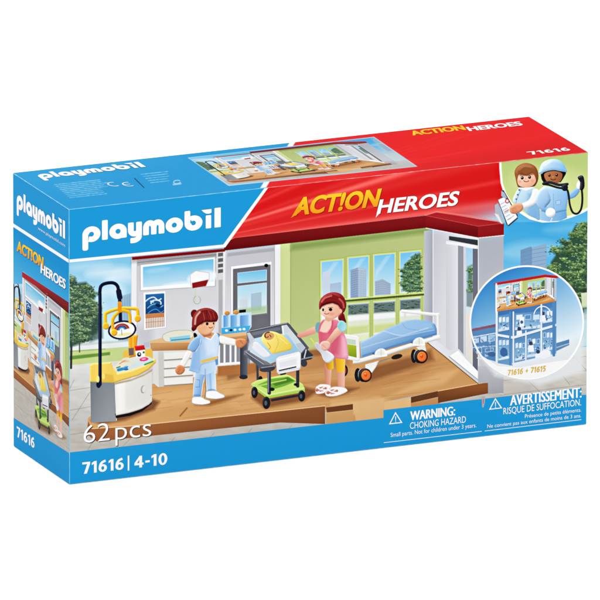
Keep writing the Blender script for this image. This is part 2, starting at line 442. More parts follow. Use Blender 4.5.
    for k in range(26):
        x = rnd.uniform(100, 440); y = 424 - (x - 130) * .1 - rnd.uniform(2, 34)
        if x > 385: y = min(y, 392)
        c.line([(x, y), (x + rnd.uniform(20, 60), y - rnd.uniform(3, 7))], .35, (150, 98, 56), a=.35, f=.6)
    c.line([(180, 416), (187, 408)], 1.6, (146, 92, 50), a=.7)
    c.poly([(226, 372), (300, 351), (350, 347), (350, 352), (300, 358), (228, 380)], (120, 78, 46), f=3, a=.5)
    # slab edge
    c.poly([(88, 421), (92, 429), (130, 426.5), (280, 411), (325, 406), (325, 424), (280, 422.5), (130, 438), (97, 441.5), (90, 437), (87, 430)], ('g', (200, 415), (164, 104, 58), (204, 436), (134, 82, 46)))
    c.line([(92, 428.6), (130, 426), (280, 410.6), (325, 405.8)], .9, (236, 190, 138))
    c.poly([(326, 407.5), (353, 404), (353, 410), (327, 413)], (120, 74, 42)); c.line([(326, 413), (353, 410)], .7, (238, 196, 146))
    c.poly([(326, 413), (353, 410), (353, 421), (326, 425)], (206, 156, 104))
    c.poly([(384, 402), (411, 398), (411, 406), (384, 411)], (228, 182, 128))
    c.poly([(411, 397), (438, 391), (438, 397), (411, 403)], (112, 68, 38)); c.poly([(411, 403), (440, 397), (440, 404), (411, 408)], (196, 140, 88))
    c.poly([(438, 391), (490, 381.5), (490, 393), (438, 403)], ('g', (460, 386), (150, 92, 48), (460, 398), (120, 72, 38)))
    c.line([(438, 391), (490, 381.5)], .8, (232, 186, 132))
    # white sill of the open end
    c.poly([(427, 341), (434, 339), (449, 350), (459, 349), (478, 372), (479, 384)], ('g', (440, 345), (226, 227, 232), (478, 380), (206, 208, 215)), f=.5)
    c.poly([(449, 356.2), (458, 350.6), (478, 371.5), (478, 379.5)], (250, 250, 252), f=.5); c.line([(449, 356.4), (478, 379.8)], .8, (150, 152, 160), a=.8)
    c.poly([(478, 366), (503.5, 366), (503.5, 393), (488, 394), (488, 383), (478, 383)], ('g', (490, 360), (196, 198, 205), (490, 394), (160, 160, 165)), f=.5)
    c.line([(427, 342.4), (479, 384.4)], .8, (112, 84, 60), a=.8)
    # eaves
    c.poly([(132, 257.4), (225, 249), (225, 251.6), (132, 260)], (128, 20, 24)); c.line([(132, 257.2), (225, 248.8)], .7, (176, 50, 50))
    c.poly([(224, 239), (426, 215.5), (426, 227.8), (224, 250.6)], ('g', (300, 228), (140, 22, 26), (301, 241), (112, 14, 18)))
    c.poly([(426, 215.5), (436, 212), (502, 222), (504, 223.6), (478, 227)], (176, 36, 42))
    c.poly([(426, 215.5), (478, 226), (478, 237.6), (426, 227.6)], ('g', (440, 218), (150, 24, 30), (440, 232), (118, 14, 20)))
    c.poly([(478, 226), (504, 223), (504, 234.8), (478, 237.8)], (148, 24, 30))
    c.line([(426, 215.6), (478, 226.2), (504, 223.2)], .6, (214, 84, 84), a=.8)
    c.line([(426, 228.2), (478, 238), (504, 235.4)], .8, (232, 232, 236))


def desk(c):
    c.z(130, 240, 4)
    # stair rail behind
    c.poly([(352, 418), (480, 400), (480, 500), (352, 508)], (140, 142, 150), f=.6)
    for x in (356, 378, 402, 422): c.line([(x, 414), (x, 500)], 8, (244, 244, 246))
    c.poly([(352, 492), (450, 486), (450, 498), (352, 505)], (240, 240, 243)); c.poly([(350, 506), (500, 492), (500, 530), (350, 545)], (176, 116, 66), f=2)
    # drawers
    c.poly([(92, 442), (250, 440), (252, 572), (112, 588), (92, 570)], (222, 220, 214))
    c.poly([(112, 446), (134, 446), (138, 585), (116, 588)], (204, 202, 196), f=.5)
    for y in (452, 486, 520, 554):
        c.poly([(136, y), (250, y - 6), (250, y + 20), (138, y + 28)], (238, 236, 230), f=.5)
        c.line([(138, y + 29), (250, y + 21)], 5, (150, 142, 128), a=.85)
    c.poly([(440, 392), (470, 388), (470, 548), (440, 556)], ('g', (440, 400), (62, 66, 76), (470, 400), (106, 110, 120)))
    c.ell(454, 548, 17, 9, (52, 54, 60))
    # top
    c.poly([(76, 404), (150, 386), (260, 376), (470, 366), (482, 380), (250, 412), (84, 414)], (226, 186, 138), f=.5)
    c.poly([(80, 412), (250, 410), (482, 378), (482, 396), (250, 440), (84, 444)], ('g', (200, 410), (206, 156, 104), (204, 444), (172, 120, 74)), f=.5)
    # paper tray
    c.poly([(132, 378), (176, 362), (244, 362), (248, 392), (160, 408), (134, 400)], (226, 226, 206), 3, f=.6, edge=(178, 176, 150), ew=.5)
    c.poly([(158, 390), (240, 380), (242, 400), (160, 409)], (150, 206, 224)); 
    for k in range(7): c.line([(166 + k * 11, 401 - k), (173 + k * 11, 400 - k)], 5, (60, 130, 150), a=.7)
    c.ell(262, 384, 7, 14, (34, 30, 34), -20)
    # bottle rack
    c.poly([(366, 300), (486, 288), (486, 346), (474, 366), (366, 376)], (190, 222, 246), f=.6)
    for x, w in ((374, 20), (402, 26), (440, 34)):
        c.poly([(x, 302), (x + w, 299), (x + w, 346), (x, 350)], ('g', (x, 300), (92, 150, 216), (x + w, 300), (150, 196, 238)), f=.7)
    c.poly([(366, 352), (482, 342), (474, 366), (366, 378)], (74, 172, 226))
    for x in (386, 404, 420, 440, 456): c.ell(x, 362 - (x - 386) * .08, 6, 5, (236, 248, 252) if x != 404 else (20, 30, 60))
    for x, y in ((388, 292), (424, 289)): c.ell(x, y, 11, 9, (214, 146, 78), sh=.4, sw=1.2)
    c.poly([(436, 280), (464, 277), (464, 289), (436, 292)], (26, 28, 34))


def unit(c):
    """treatment unit with lamp at the left"""
    c.z(85, 335, 7.5)
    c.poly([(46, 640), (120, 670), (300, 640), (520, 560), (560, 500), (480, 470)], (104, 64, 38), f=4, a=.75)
    c.poly([(40, 340), (228, 350), (236, 646), (44, 658)], ('g', (40, 400), (120, 126, 132), (230, 500), (148, 153, 158)))
    c.line([(228, 360), (236, 640)], 6, (214, 214, 212))
    c.poly([(225, 590), (330, 585), (430, 552), (498, 500), (500, 516), (430, 572), (340, 606), (232, 624)], (40, 32, 32), f=.5)
    c.poly([(222, 352), (350, 326), (450, 284), (502, 250), (502, 496), (480, 520), (420, 552), (320, 584), (232, 602)], ('g', (222, 400), (236, 234, 228), (500, 420), (222, 218, 212)))
    c.line([(232, 600), (330, 580), (430, 546), (500, 494)], 8, (200, 196, 190), 3, a=.7)
    c.poly([(240, 360), (300, 348), (302, 560), (246, 576)], (250, 249, 246), f=3, a=.7)
    c.poly([(222, 358), (350, 332), (450, 290), (502, 256), (502, 270), (440, 306), (340, 346), (224, 372)], (160, 128, 84), f=1.5, a=.7)
    c.ell(436, 408, 19, 30, (176, 174, 172), 8); c.ell(442, 406, 13, 24, (226, 225, 222), 8)
    c.ell(494, 452, 4, 6, (170, 160, 150))
    YL = (246, 208, 98)
    c.poly([(284, 136), (300, 116), (330, 112), (500, 104), (508, 130), (508, 186), (480, 198), (286, 190)], (238, 190, 84), 0, f=.5)
    c.poly([(210, 240), (290, 172), (380, 160), (470, 160), (524, 182), (452, 226), (240, 290)], ('g', (250, 180), (236, 226, 196), (450, 220), (212, 226, 222)), f=.6)
    c.poly([(36, 226), (62, 212), (196, 204), (212, 250), (240, 282), (350, 262), (452, 222), (528, 172), (532, 206), (480, 258), (400, 304), (300, 334), (222, 358), (36, 352)], YL, f=.5, sh=.25, sw=2)
    c.poly([(240, 284), (350, 262), (452, 222), (526, 176), (527, 184), (452, 234), (350, 274), (240, 298)], (255, 236, 160), f=.6)
    c.poly([(120, 300), (150, 290), (210, 300), (222, 356), (122, 354)], (222, 172, 66), f=2, a=.6)
    c.poly([(322, 6), (398, -2), (386, 90), (384, 160), (330, 172), (328, 90)], (246, 164, 36), f=.5, sh=.3, sw=2)
    c.line([(360, 10), (360, 90)], 5, (255, 206, 90)); c.poly([(326, 100), (366, 96), (366, 150), (330, 155)], (120, 104, 100), f=1)
    c.poly([(372, 84), (444, 74), (452, 108), (380, 120)], (204, 30, 36), f=.5, sh=.3, sw=1.4)
    c.poly([(440, 58), (480, 50), (486, 88), (446, 94)], (186, 186, 196), f=.6)
    c.poly([(376, 120), (450, 110), (452, 158), (384, 170)], (244, 242, 240), f=.5); c.ell(406, 146, 15, 17, (22, 22, 22)); c.ell(408, 142, 6, 7, (240, 240, 240)); c.ell(440, 130, 8, 8, (60, 120, 60))
    c.ell(442, 182, 34, 15, (236, 70, 136), -8); c.ell(440, 180, 16, 6, (250, 170, 200), -8)
    c.line([(250, 262), (300, 250)], 22, (50, 150, 190)); c.ell(308, 248, 24, 17, (74, 140, 200), -10, sh=.4, sw=1.5); c.line([(238, 246), (262, 238)], 9, (40, 150, 110))
    c.line([(330, 246), (430, 206)], 20, (206, 226, 232)); c.line([(448, 222), (508, 198)], 12, (70, 160, 110), a=.9); c.line([(258, 216), (300, 192)], 7, (230, 120, 70), a=.7)
    c.ell(300, 196, 30, 8, (226, 150, 90), a=.4, f=1.5)
    # lamp
    c.z(80, 270, 7.5)
    NV = (26, 34, 66)
    c.line([(150, 858), (150, 260), (149, 160), (160, 118), (195, 100), (245, 96), (278, 116), (290, 160), (300, 260), (303, 390)], 25, NV, 5, f=.5, sh=.5)
    c.line([(146, 840), (146, 180)], 4, (74, 86, 124), a=.6)
    c.line([(290, 160), (298, 205)], 40, (30, 38, 70), f=.5)
    c.z(85, 335, 7.5); c.ell(102, 372, 18, 26, (26, 34, 60)); c.ell(96, 330, 12, 26, (255, 226, 130)); c.ell(138, 310, 12, 22, (255, 226, 130), a=.8); c.z(80, 270, 7.5)
    c.ell(316, 450, 108, 72, NV, -8); c.ell(316, 450, 94, 59, (244, 245, 248), -8)
    for r_, cc in ((52, (150, 60, 50)), (42, (196, 96, 60)), (32, (70, 80, 130)), (22, (80, 140, 200))):
        c.arc(314, 448, r_, r_ * .8, 190, 350, 11, cc, -8)
    c.ell(330, 484, 60, 12, (236, 222, 120), -8, a=.7, f=1)
    c.line([(312, 446), (314, 486)], 5, (90, 110, 170), a=.6)
    YO = (250, 190, 40)
    c.line([(192, 420), (190, 340), (206, 318), (300, 288), (410, 290), (432, 306), (432, 360)], 25, YO, 3, f=.5, sh=.35)
    c.line([(250, 470), (246, 370), (300, 310), (350, 310), (372, 330), (376, 390)], 24, (244, 178, 34), 3, f=.5, sh=.35)
    for x, y in ((194, 420), (432, 364), (256, 468)): c.ell(x, y, 24, 26, (248, 182, 36), f=.5, sh=.4, sw=1.6)
    c.line([(200, 310), (300, 280), (400, 282)], 5, (255, 232, 140), 3, a=.8)
    c.line([(298, 250), (298, 300)], 30, (236, 150, 30)); c.line([(303, 330), (304, 380)], 22, NV)


def nurse(c):
    c.z(165, 330, 6.667)
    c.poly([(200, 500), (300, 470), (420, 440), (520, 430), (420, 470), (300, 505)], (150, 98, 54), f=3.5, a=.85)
    B1 = (172, 204, 238)
    c.poly([(204, 250), (190, 360), (186, 440), (214, 452), (242, 446), (254, 360), (272, 290), (278, 250)], ('g', (186, 300), (206, 226, 246), (262, 320), (128, 172, 222)), 0, f=.6, edge=(236, 242, 250), ew=.6)
    c.poly([(264, 250), (272, 330), (278, 404), (310, 412), (342, 402), (340, 330), (332, 245)], ('g', (268, 300), (150, 190, 232), (345, 320), (214, 230, 248)), 0, f=.6, edge=(236, 242, 250), ew=.6)
    c.line([(268, 300), (272, 400), (262, 470)], 6, (96, 120, 150), a=.6)
    c.line([(210, 330), (232, 334), (230, 380), (204, 380)], 4, (92, 142, 204), a=.8)
    c.line([(300, 280), (306, 400)], 10, (110, 160, 216), a=.5, f=1.5)
    c.ell(214, 438, 26, 10, (110, 150, 200), a=.7, f=.8); c.ell(310, 402, 28, 9, (110, 150, 200), a=.7, f=.8)
    c.poly([(216, 200), (334, 190), (340, 262), (300, 290), (268, 300), (204, 290)], ('g', (210, 230), (170, 202, 236), (340, 240), (200, 222, 246)), f=.6)
    c.line([(268, 262), (268, 330)], 5, (108, 150, 204), a=.7, f=1)
    for p in ([(190, 446), (240, 446), (270, 462), (298, 472), (298, 488), (250, 498), (205, 497), (180, 484), (180, 460)], [(280, 408), (336, 404), (366, 420), (394, 434), (392, 450), (340, 460), (290, 456), (272, 446), (272, 424)]):
        c.poly(p, (250, 250, 252), 3, f=.5, edge=(196, 200, 212), ew=.4)
    c.line([(186, 491), (250, 500), (296, 491)], 3, (150, 140, 136), a=.8); c.line([(280, 456), (340, 462), (392, 453)], 3, (150, 140, 136), a=.8)
    c.z(165, 300, 6.667)
    # far arm
    c.poly([(340, 226), (366, 228), (372, 280), (366, 300), (345, 300)], (96, 146, 206), 2, f=.5)
    c.poly([(364, 238), (420, 250), (478, 266), (474, 302), (420, 298), (368, 286)], (244, 244, 242), 2, f=.5, sh=.2, sw=2.2)
    c.poly([(470, 268), (500, 256), (536, 262), (546, 284), (530, 306), (500, 322), (474, 306)], (216, 140, 96), 3, f=.5, sh=.3, sw=2)
    c.line([(500, 270), (520, 292)], 5, (176, 96, 60), a=.7)
    # tunic
    c.poly([(228, 222), (200, 262), (186, 330), (172, 420), (158, 470), (190, 480), (228, 488), (240, 440), (250, 430), (352, 404), (358, 330), (364, 260), (350, 226), (318, 212)], ('g', (180, 300), (150, 188, 232), (350, 320), (206, 226, 248)), 0, f=.6, sh=.15, sw=2)
    c.poly([(330, 385), (354, 376), (354, 430), (340, 436)], (104, 154, 212), f=.6)
    c.poly([(190, 330), (232, 300), (236, 470), (170, 460)], (136, 178, 228), f=2.5, a=.5)
    c.poly([(262, 270), (330, 250), (340, 350), (280, 370)], (222, 236, 252), f=4, a=.7)
    c.poly([(236, 404), (350, 374), (352, 392), (240, 422)], (232, 192, 104), f=.4)
    c.poly([(240, 214), (300, 210), (330, 222), (306, 262), (262, 244)], (222, 158, 118), f=.5)
    c.line([(232, 222), (262, 246), (304, 264), (334, 224)], 8, (240, 246, 252), a=.95)
    # near arm
    c.poly([(236, 256), (240, 290), (216, 330), (186, 346), (152, 332), (160, 296), (190, 258), (216, 244)], ('g', (160, 280), (156, 196, 236), (226, 330), (114, 160, 214)), 3, f=.5, sh=.25, sw=2)
    c.line([(236, 262), (232, 300), (206, 340)], 4, (240, 246, 252), 3, a=.85)
    c.line([(150, 330), (182, 346)], 8, (214, 160, 100))
    c.poly([(148, 338), (182, 350), (156, 400), (128, 446), (98, 434), (124, 380)], (242, 240, 238), 2, f=.5, sh=.2, sw=2)
    c.poly([(98, 432), (126, 446), (132, 470), (112, 494), (84, 496), (68, 474), (76, 446)], (216, 138, 94), 3, f=.5, sh=.3, sw=2)
    c.line([(100, 462), (84, 488)], 5, (170, 96, 62), a=.6)
    # head
    c.ell(190, 190, 14, 18, (96, 22, 28)); 
    c.poly([(176, 110), (172, 84), (186, 66), (206, 66), (214, 84), (204, 110), (188, 118)], (120, 34, 34), 3, f=.5)
    c.poly([(226, 196), (300, 200), (310, 236), (262, 250), (232, 222)], (190, 118, 84), f=1)
    c.poly([(214, 150), (216, 200), (236, 224), (268, 232), (300, 222), (326, 192), (336, 150), (330, 120), (230, 110)], ('g', (220, 150), (228, 164, 122), (320, 180), (244, 190, 150)), 3, f=.5, sh=.15, sw=2)
    c.poly([(182, 186), (180, 140), (190, 96), (220, 66), (268, 52), (312, 60), (342, 82), (354, 112), (346, 140), (312, 146), (262, 146), (238, 162), (216, 178), (204, 200)], HAIR, 3, f=.5, sh=.35, sw=2.5)
    c.line([(200, 160), (206, 114), (232, 80)], 13, (236, 186, 174), 4, a=.8, f=1)
    c.line([(254, 84), (262, 120), (260, 140)], 5, (190, 100, 90), 4, a=.6); c.line([(290, 74), (306, 110), (306, 138)], 6, (186, 80, 72), 4, a=.6); c.line([(320, 84), (330, 120)], 5, (196, 90, 80), a=.5); c.poly([(240, 150), (264, 134), (346, 134), (346, 144), (312, 148), (264, 150), (240, 166)], (84, 16, 22), f=1.2, a=.6)
    c.line([(276, 70), (282, 130)], 4, (80, 16, 20), a=.6)
    c.ell(281, 159, 9, 10, (34, 18, 20)); c.ell(324, 156, 5, 8, (34, 18, 20))
    c.line([(268, 142), (290, 140)], 3.5, (90, 30, 26)); c.arc(304, 178, 12, 8, 20, 150, 4.5, (130, 50, 44))
    c.ell(264, 184, 14, 10, (236, 150, 120), a=.35, f=1.5)


def cot(c):
    """wheeled cot with a swaddled doll"""
    c.z(235, 320, 6.667)
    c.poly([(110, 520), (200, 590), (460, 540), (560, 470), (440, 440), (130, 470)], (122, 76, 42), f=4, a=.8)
    BK = (36, 38, 44)
    c.ell(170, 395, 14, 22, BK); c.ell(320, 358, 20, 16, BK)
    c.line([(148, 290), (152, 412)], 16, (70, 74, 82), sh=.3)
    c.poly([(108, 424), (150, 400), (340, 362), (368, 372), (452, 428), (466, 460), (464, 480), (216, 520), (200, 512)], (196, 228, 118), 0, f=.5, sh=.15, sw=2)
    c.poly([(152, 432), (240, 392), (356, 378), (408, 408), (330, 440), (236, 468)], (120, 176, 66), f=.8)
    c.poly([(240, 420), (350, 380), (396, 404), (270, 440)], (86, 140, 50), f=1)
    c.line([(150, 440), (340, 398)], 9, (180, 216, 100)); c.line([(110, 430), (216, 500), (460, 452)], 5, (228, 246, 170))
    c.poly([(112, 432), (216, 508), (464, 462), (466, 478), (216, 524), (112, 448)], (166, 204, 88), f=.5)
    c.line([(246, 535), (440, 500)], 16, (52, 54, 60))
    for x, y, rx, ry in ((130, 482, 22, 38), (209, 552, 26, 42), (444, 506, 24, 38)):
        c.ell(x, y, rx, ry, BK, sh=.3, sw=1.5); c.ell(x - 4, y + 2, rx * .35, ry * .4, (92, 96, 104))
    c.line([(228, 330), (228, 486)], 24, (64, 67, 74), sh=.4); c.line([(222, 350), (222, 480)], 5, (150, 152, 160))
    c.line([(418, 320), (418, 440)], 22, (60, 63, 70), sh=.4)
    c.ell(246, 462, 18, 12, BK); c.ell(405, 430, 14, 9, BK)
    # tray
    GR = (112, 116, 126)
    c.poly([(74, 84), (100, 62), (352, 16), (372, 44), (366, 80), (134, 126), (96, 200)], (104, 108, 118), f=.6)
    c.poly([(110, 84), (300, 48), (306, 66), (120, 104)], (124, 128, 138), f=.8, a=.8)
    c.poly([(60, 206), (80, 200), (240, 300), (440, 250), (520, 232), (516, 258), (430, 280), (246, 322), (180, 340), (158, 310), (58, 232)], GR, 0, f=.6, sh=.25, sw=1.8)
    c.poly([(86, 196), (126, 124), (240, 96), (380, 100), (450, 196), (360, 240), (236, 292)], ('g', (140, 140), (198, 224, 240), (300, 280), (156, 198, 226)), f=.6)
    c.poly([(100, 170), (142, 146), (186, 182), (236, 234), (196, 250), (150, 222)], (232, 236, 242), 3, f=.6, sh=.15, sw=1.5)
    c.poly([(70, 78), (92, 74), (132, 130), (104, 206), (84, 200), (96, 140)], (204, 208, 216), f=.6, a=.9)
    c.line([(76, 84), (92, 130), (84, 196)], 5, (140, 144, 154), a=.8)
    c.poly([(308, 34), (352, 22), (486, 188), (470, 216), (440, 220), (350, 96), (318, 100)], (206, 218, 226), f=.6, a=.92)
    c.poly([(340, 26), (360, 22), (494, 186), (482, 200)], (96, 100, 112), f=.5)
    c.line([(318, 40), (322, 96)], 9, (236, 240, 244)); c.poly([(404, 160), (440, 150), (474, 194), (436, 216)], (184, 194, 208), f=.6)
    c.line([(82, 82), (350, 26)], 7, (84, 88, 98)); c.line([(86, 76), (346, 20)], 3, (190, 192, 200))
    # doll
    c.poly([(176, 132), (186, 96), (222, 76), (270, 80), (322, 106), (362, 144), (380, 178), (366, 200), (306, 214), (250, 226), (228, 200), (196, 166)], ('g', (200, 100), (253, 236, 140), (350, 210), (242, 206, 84)), 3, f=.5, sh=.15, sw=2.2)
    c.ell(230, 108, 32, 24, (222, 160, 104), -20); c.arc(222, 100, 24, 18, 150, 300, 9, (120, 70, 40), -20); c.line([(232, 100), (240, 112)], 5, (90, 50, 34)); c.line([(214, 118), (222, 110)], 5, (96, 56, 36))
    c.line([(216, 150), (236, 180), (224, 196)], 5, (214, 160, 40), 3, a=.9); c.line([(270, 96), (290, 150), (262, 214)], 4, (226, 184, 70), 3, a=.8); c.line([(300, 120), (350, 160)], 4, (255, 246, 180), a=.8)
    # front rail, box
    c.poly([(62, 212), (84, 208), (196, 290), (250, 294), (262, 326), (186, 344), (160, 318)], (96, 100, 110), f=.6, sh=.3, sw=1.5)
    c.line([(72, 214), (190, 294)], 5, (176, 180, 190)); c.ell(216, 326, 52, 20, (70, 73, 80), -8); c.line([(176, 318), (262, 306)], 6, (150, 154, 162))
    c.poly([(436, 226), (470, 186), (520, 232), (506, 262), (440, 276)], (60, 62, 70), f=.6, sh=.3, sw=1.5); c.line([(440, 262), (520, 244)], 8, (140, 142, 150)); c.ell(460, 288, 22, 24, (72, 74, 82)); c.line([(474, 200), (462, 250)], 8, (200, 204, 210))
    c.poly([(270, 256), (292, 240), (428, 206), (440, 222), (438, 322), (426, 334), (290, 362), (278, 350)], (238, 240, 243), 0, f=.5, edge=(190, 194, 202), ew=.6)
    c.poly([(284, 262), (424, 226), (426, 236), (286, 272)], (255, 255, 255)); c.poly([(292, 334), (408, 308), (410, 316), (294, 342)], (48, 50, 58)); c.line([(280, 350), (434, 320)], 5, (186, 190, 200), a=.8)
    c.poly([(296, 284), (410, 258), (410, 296), (298, 320)], (226, 229, 234), f=1)


def mother(c):
    c.z(290, 325, 7.5)
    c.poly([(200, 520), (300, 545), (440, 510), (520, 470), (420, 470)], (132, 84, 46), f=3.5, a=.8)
    SK = (232, 168, 144)
    c.poly([(262, 240), (258, 330), (266, 450), (304, 456), (312, 330), (320, 240)], ('g', (258, 300), (206, 132, 104), (312, 300), (240, 180, 156)), f=.5)
    c.poly([(342, 240), (350, 350), (360, 462), (410, 470), (412, 340), (416, 240)], ('g', (342, 300), (214, 140, 116), (412, 300), (244, 188, 166)), f=.5)
    for p, tx, ty in (([(190, 480), (204, 456), (236, 442), (300, 450), (304, 480), (280, 500), (232, 516), (196, 514)], 226, 486), ([(262, 506), (290, 480), (330, 462), (400, 466), (430, 486), (420, 504), (350, 532), (280, 534)], 310, 505)):
        c.poly(p, (246, 244, 242), 3, f=.5, edge=(206, 192, 186), ew=.4)
        c.ell(tx + 6, ty - 4, 46, 17, (206, 134, 112), -12); c.line([(tx - 26, ty - 20), (tx + 2, ty - 2), (tx + 40, ty + 2)], 11, (250, 248, 248), f=.5); c.line([(tx + 34, ty - 22), (tx + 4, ty - 4), (tx - 14, ty + 14)], 9, (244, 240, 240), f=.5)
        for k in range(3): c.ell(tx - 24 + k * 10, ty + 6 - k * 1, 4, 4, (176, 70, 74), a=.8)
    c.poly([(262, 236), (272, 300), (282, 332), (306, 338), (328, 324), (324, 236)], ('g', (262, 300), (196, 118, 24), (324, 300), (250, 196, 50)), f=.5)
    c.poly([(340, 236), (348, 320), (352, 352), (384, 356), (408, 340), (410, 236)], ('g', (342, 300), (236, 160, 24), (408, 300), (255, 206, 56)), f=.5)
    c.z(290, 285, 7.5)
    c.poly([(200, 306), (206, 352), (140, 380), (76, 396), (54, 372), (130, 334)], ('g', (120, 330), (246, 190, 168), (130, 390), (216, 140, 118)), 2, f=.5)
    c.poly([(204, 282), (230, 284), (236, 320), (216, 358), (194, 348), (190, 310)], (120, 172, 182), 3, f=.5)
    c.poly([(384, 208), (362, 236), (366, 262), (396, 276), (420, 282), (414, 250), (402, 214)], (126, 28, 34), 3, f=.5, sh=.3, sw=2)
    c.poly([(238, 272), (218, 310), (212, 360), (218, 420), (222, 480), (250, 530), (300, 542), (350, 550), (412, 556), (438, 546), (430, 460), (420, 400), (396, 340), (372, 276), (330, 258), (262, 258)], ('g', (214, 400), (220, 96, 116), (436, 420), (240, 156, 176)), 2, f=.5, sh=.15, sw=2.2)
    c.poly([(300, 350), (360, 300), (380, 380), (360, 520), (300, 530)], (206, 78, 104), f=5, a=.6)
    c.poly([(386, 380), (420, 400), (432, 530), (396, 540)], (250, 190, 206), f=3, a=.6)
    c.poly([(236, 300), (222, 344), (250, 354), (276, 354), (300, 326), (318, 286), (310, 262), (262, 262)], (246, 206, 186), f=.6)
    c.line([(222, 346), (256, 358), (280, 356), (306, 324)], 4, (250, 170, 180), a=.9); c.line([(318, 268), (314, 320), (290, 360)], 12, (226, 96, 116), 3, f=.6)
    c.poly([(262, 236), (318, 230), (322, 262), (290, 276), (264, 264)], (232, 172, 146), f=.8)
    c.poly([(362, 306), (394, 348), (340, 404), (300, 446), (262, 436), (296, 388)], ('g', (320, 350), (250, 200, 180), (350, 400), (222, 150, 130)), 2, f=.5)
    c.poly([(376, 268), (404, 272), (424, 300), (422, 338), (394, 352), (366, 330), (354, 300)], ('g', (360, 290), (126, 196, 208), (420, 320), (182, 228, 230)), 3, f=.5, sh=.2, sw=2)
    c.poly([(184, 438), (206, 430), (232, 452), (272, 486), (316, 516), (332, 544), (312, 572), (280, 584), (250, 560), (230, 512), (196, 476)], ('g', (190, 480), (196, 196, 206), (320, 540), (232, 234, 238)), 3, f=.5, sh=.25, sw=2)
    c.line([(156, 400), (178, 428)], 9, (236, 226, 90)); c.line([(176, 440), (196, 436)], 8, (228, 218, 90))
    c.poly([(226, 440), (252, 420), (288, 424), (304, 446), (292, 478), (260, 494), (232, 474)], (242, 184, 166), 3, f=.5, sh=.25, sw=2)
    c.line([(240, 448), (270, 470)], 4, (206, 130, 116), a=.7)
    c.poly([(228, 160), (228, 196), (240, 226), (276, 246), (314, 258), (354, 240), (384, 206), (388, 160), (340, 124), (270, 124)], ('g', (240, 180), (250, 204, 182), (370, 220), (236, 168, 142)), 3, f=.5, sh=.12, sw=2)
    c.poly([(218, 176), (220, 128), (242, 90), (284, 62), (334, 54), (378, 66), (408, 98), (422, 146), (414, 188), (396, 212), (382, 206), (384, 178), (358, 148), (318, 134), (274, 144), (242, 158), (228, 182)], (140, 32, 36), 3, f=.5, sh=.4, sw=2.5)
    c.line([(238, 126), (262, 98), (310, 80)], 13, (226, 130, 118), 4, a=.75, f=1); c.line([(370, 104), (396, 132), (404, 168)], 12, (214, 120, 110), 4, a=.7, f=1); c.line([(330, 70), (370, 84)], 6, (200, 100, 92), a=.6, f=1)
    c.poly([(230, 172), (246, 144), (280, 130), (326, 124), (366, 142), (390, 176), (384, 190), (358, 152), (318, 138), (274, 148), (240, 164)], (86, 14, 20), f=1.4, a=.7); c.line([(262, 110), (300, 98), (344, 108)], 5, (92, 16, 22), 3, a=.5)
    c.ell(248, 186, 7, 11, (30, 18, 20)); c.ell(304, 184, 13, 12, (30, 18, 20))
    c.line([(286, 170), (320, 168)], 4, (110, 44, 40), a=.8); c.arc(274, 208, 16, 10, 20, 160, 5, (150, 50, 50)); c.ell(264, 202, 5, 4, (222, 140, 116))
    c.ell(310, 216, 22, 13, (236, 130, 112), a=.45, f=2); c.ell(380, 196, 10, 16, (238, 178, 154))


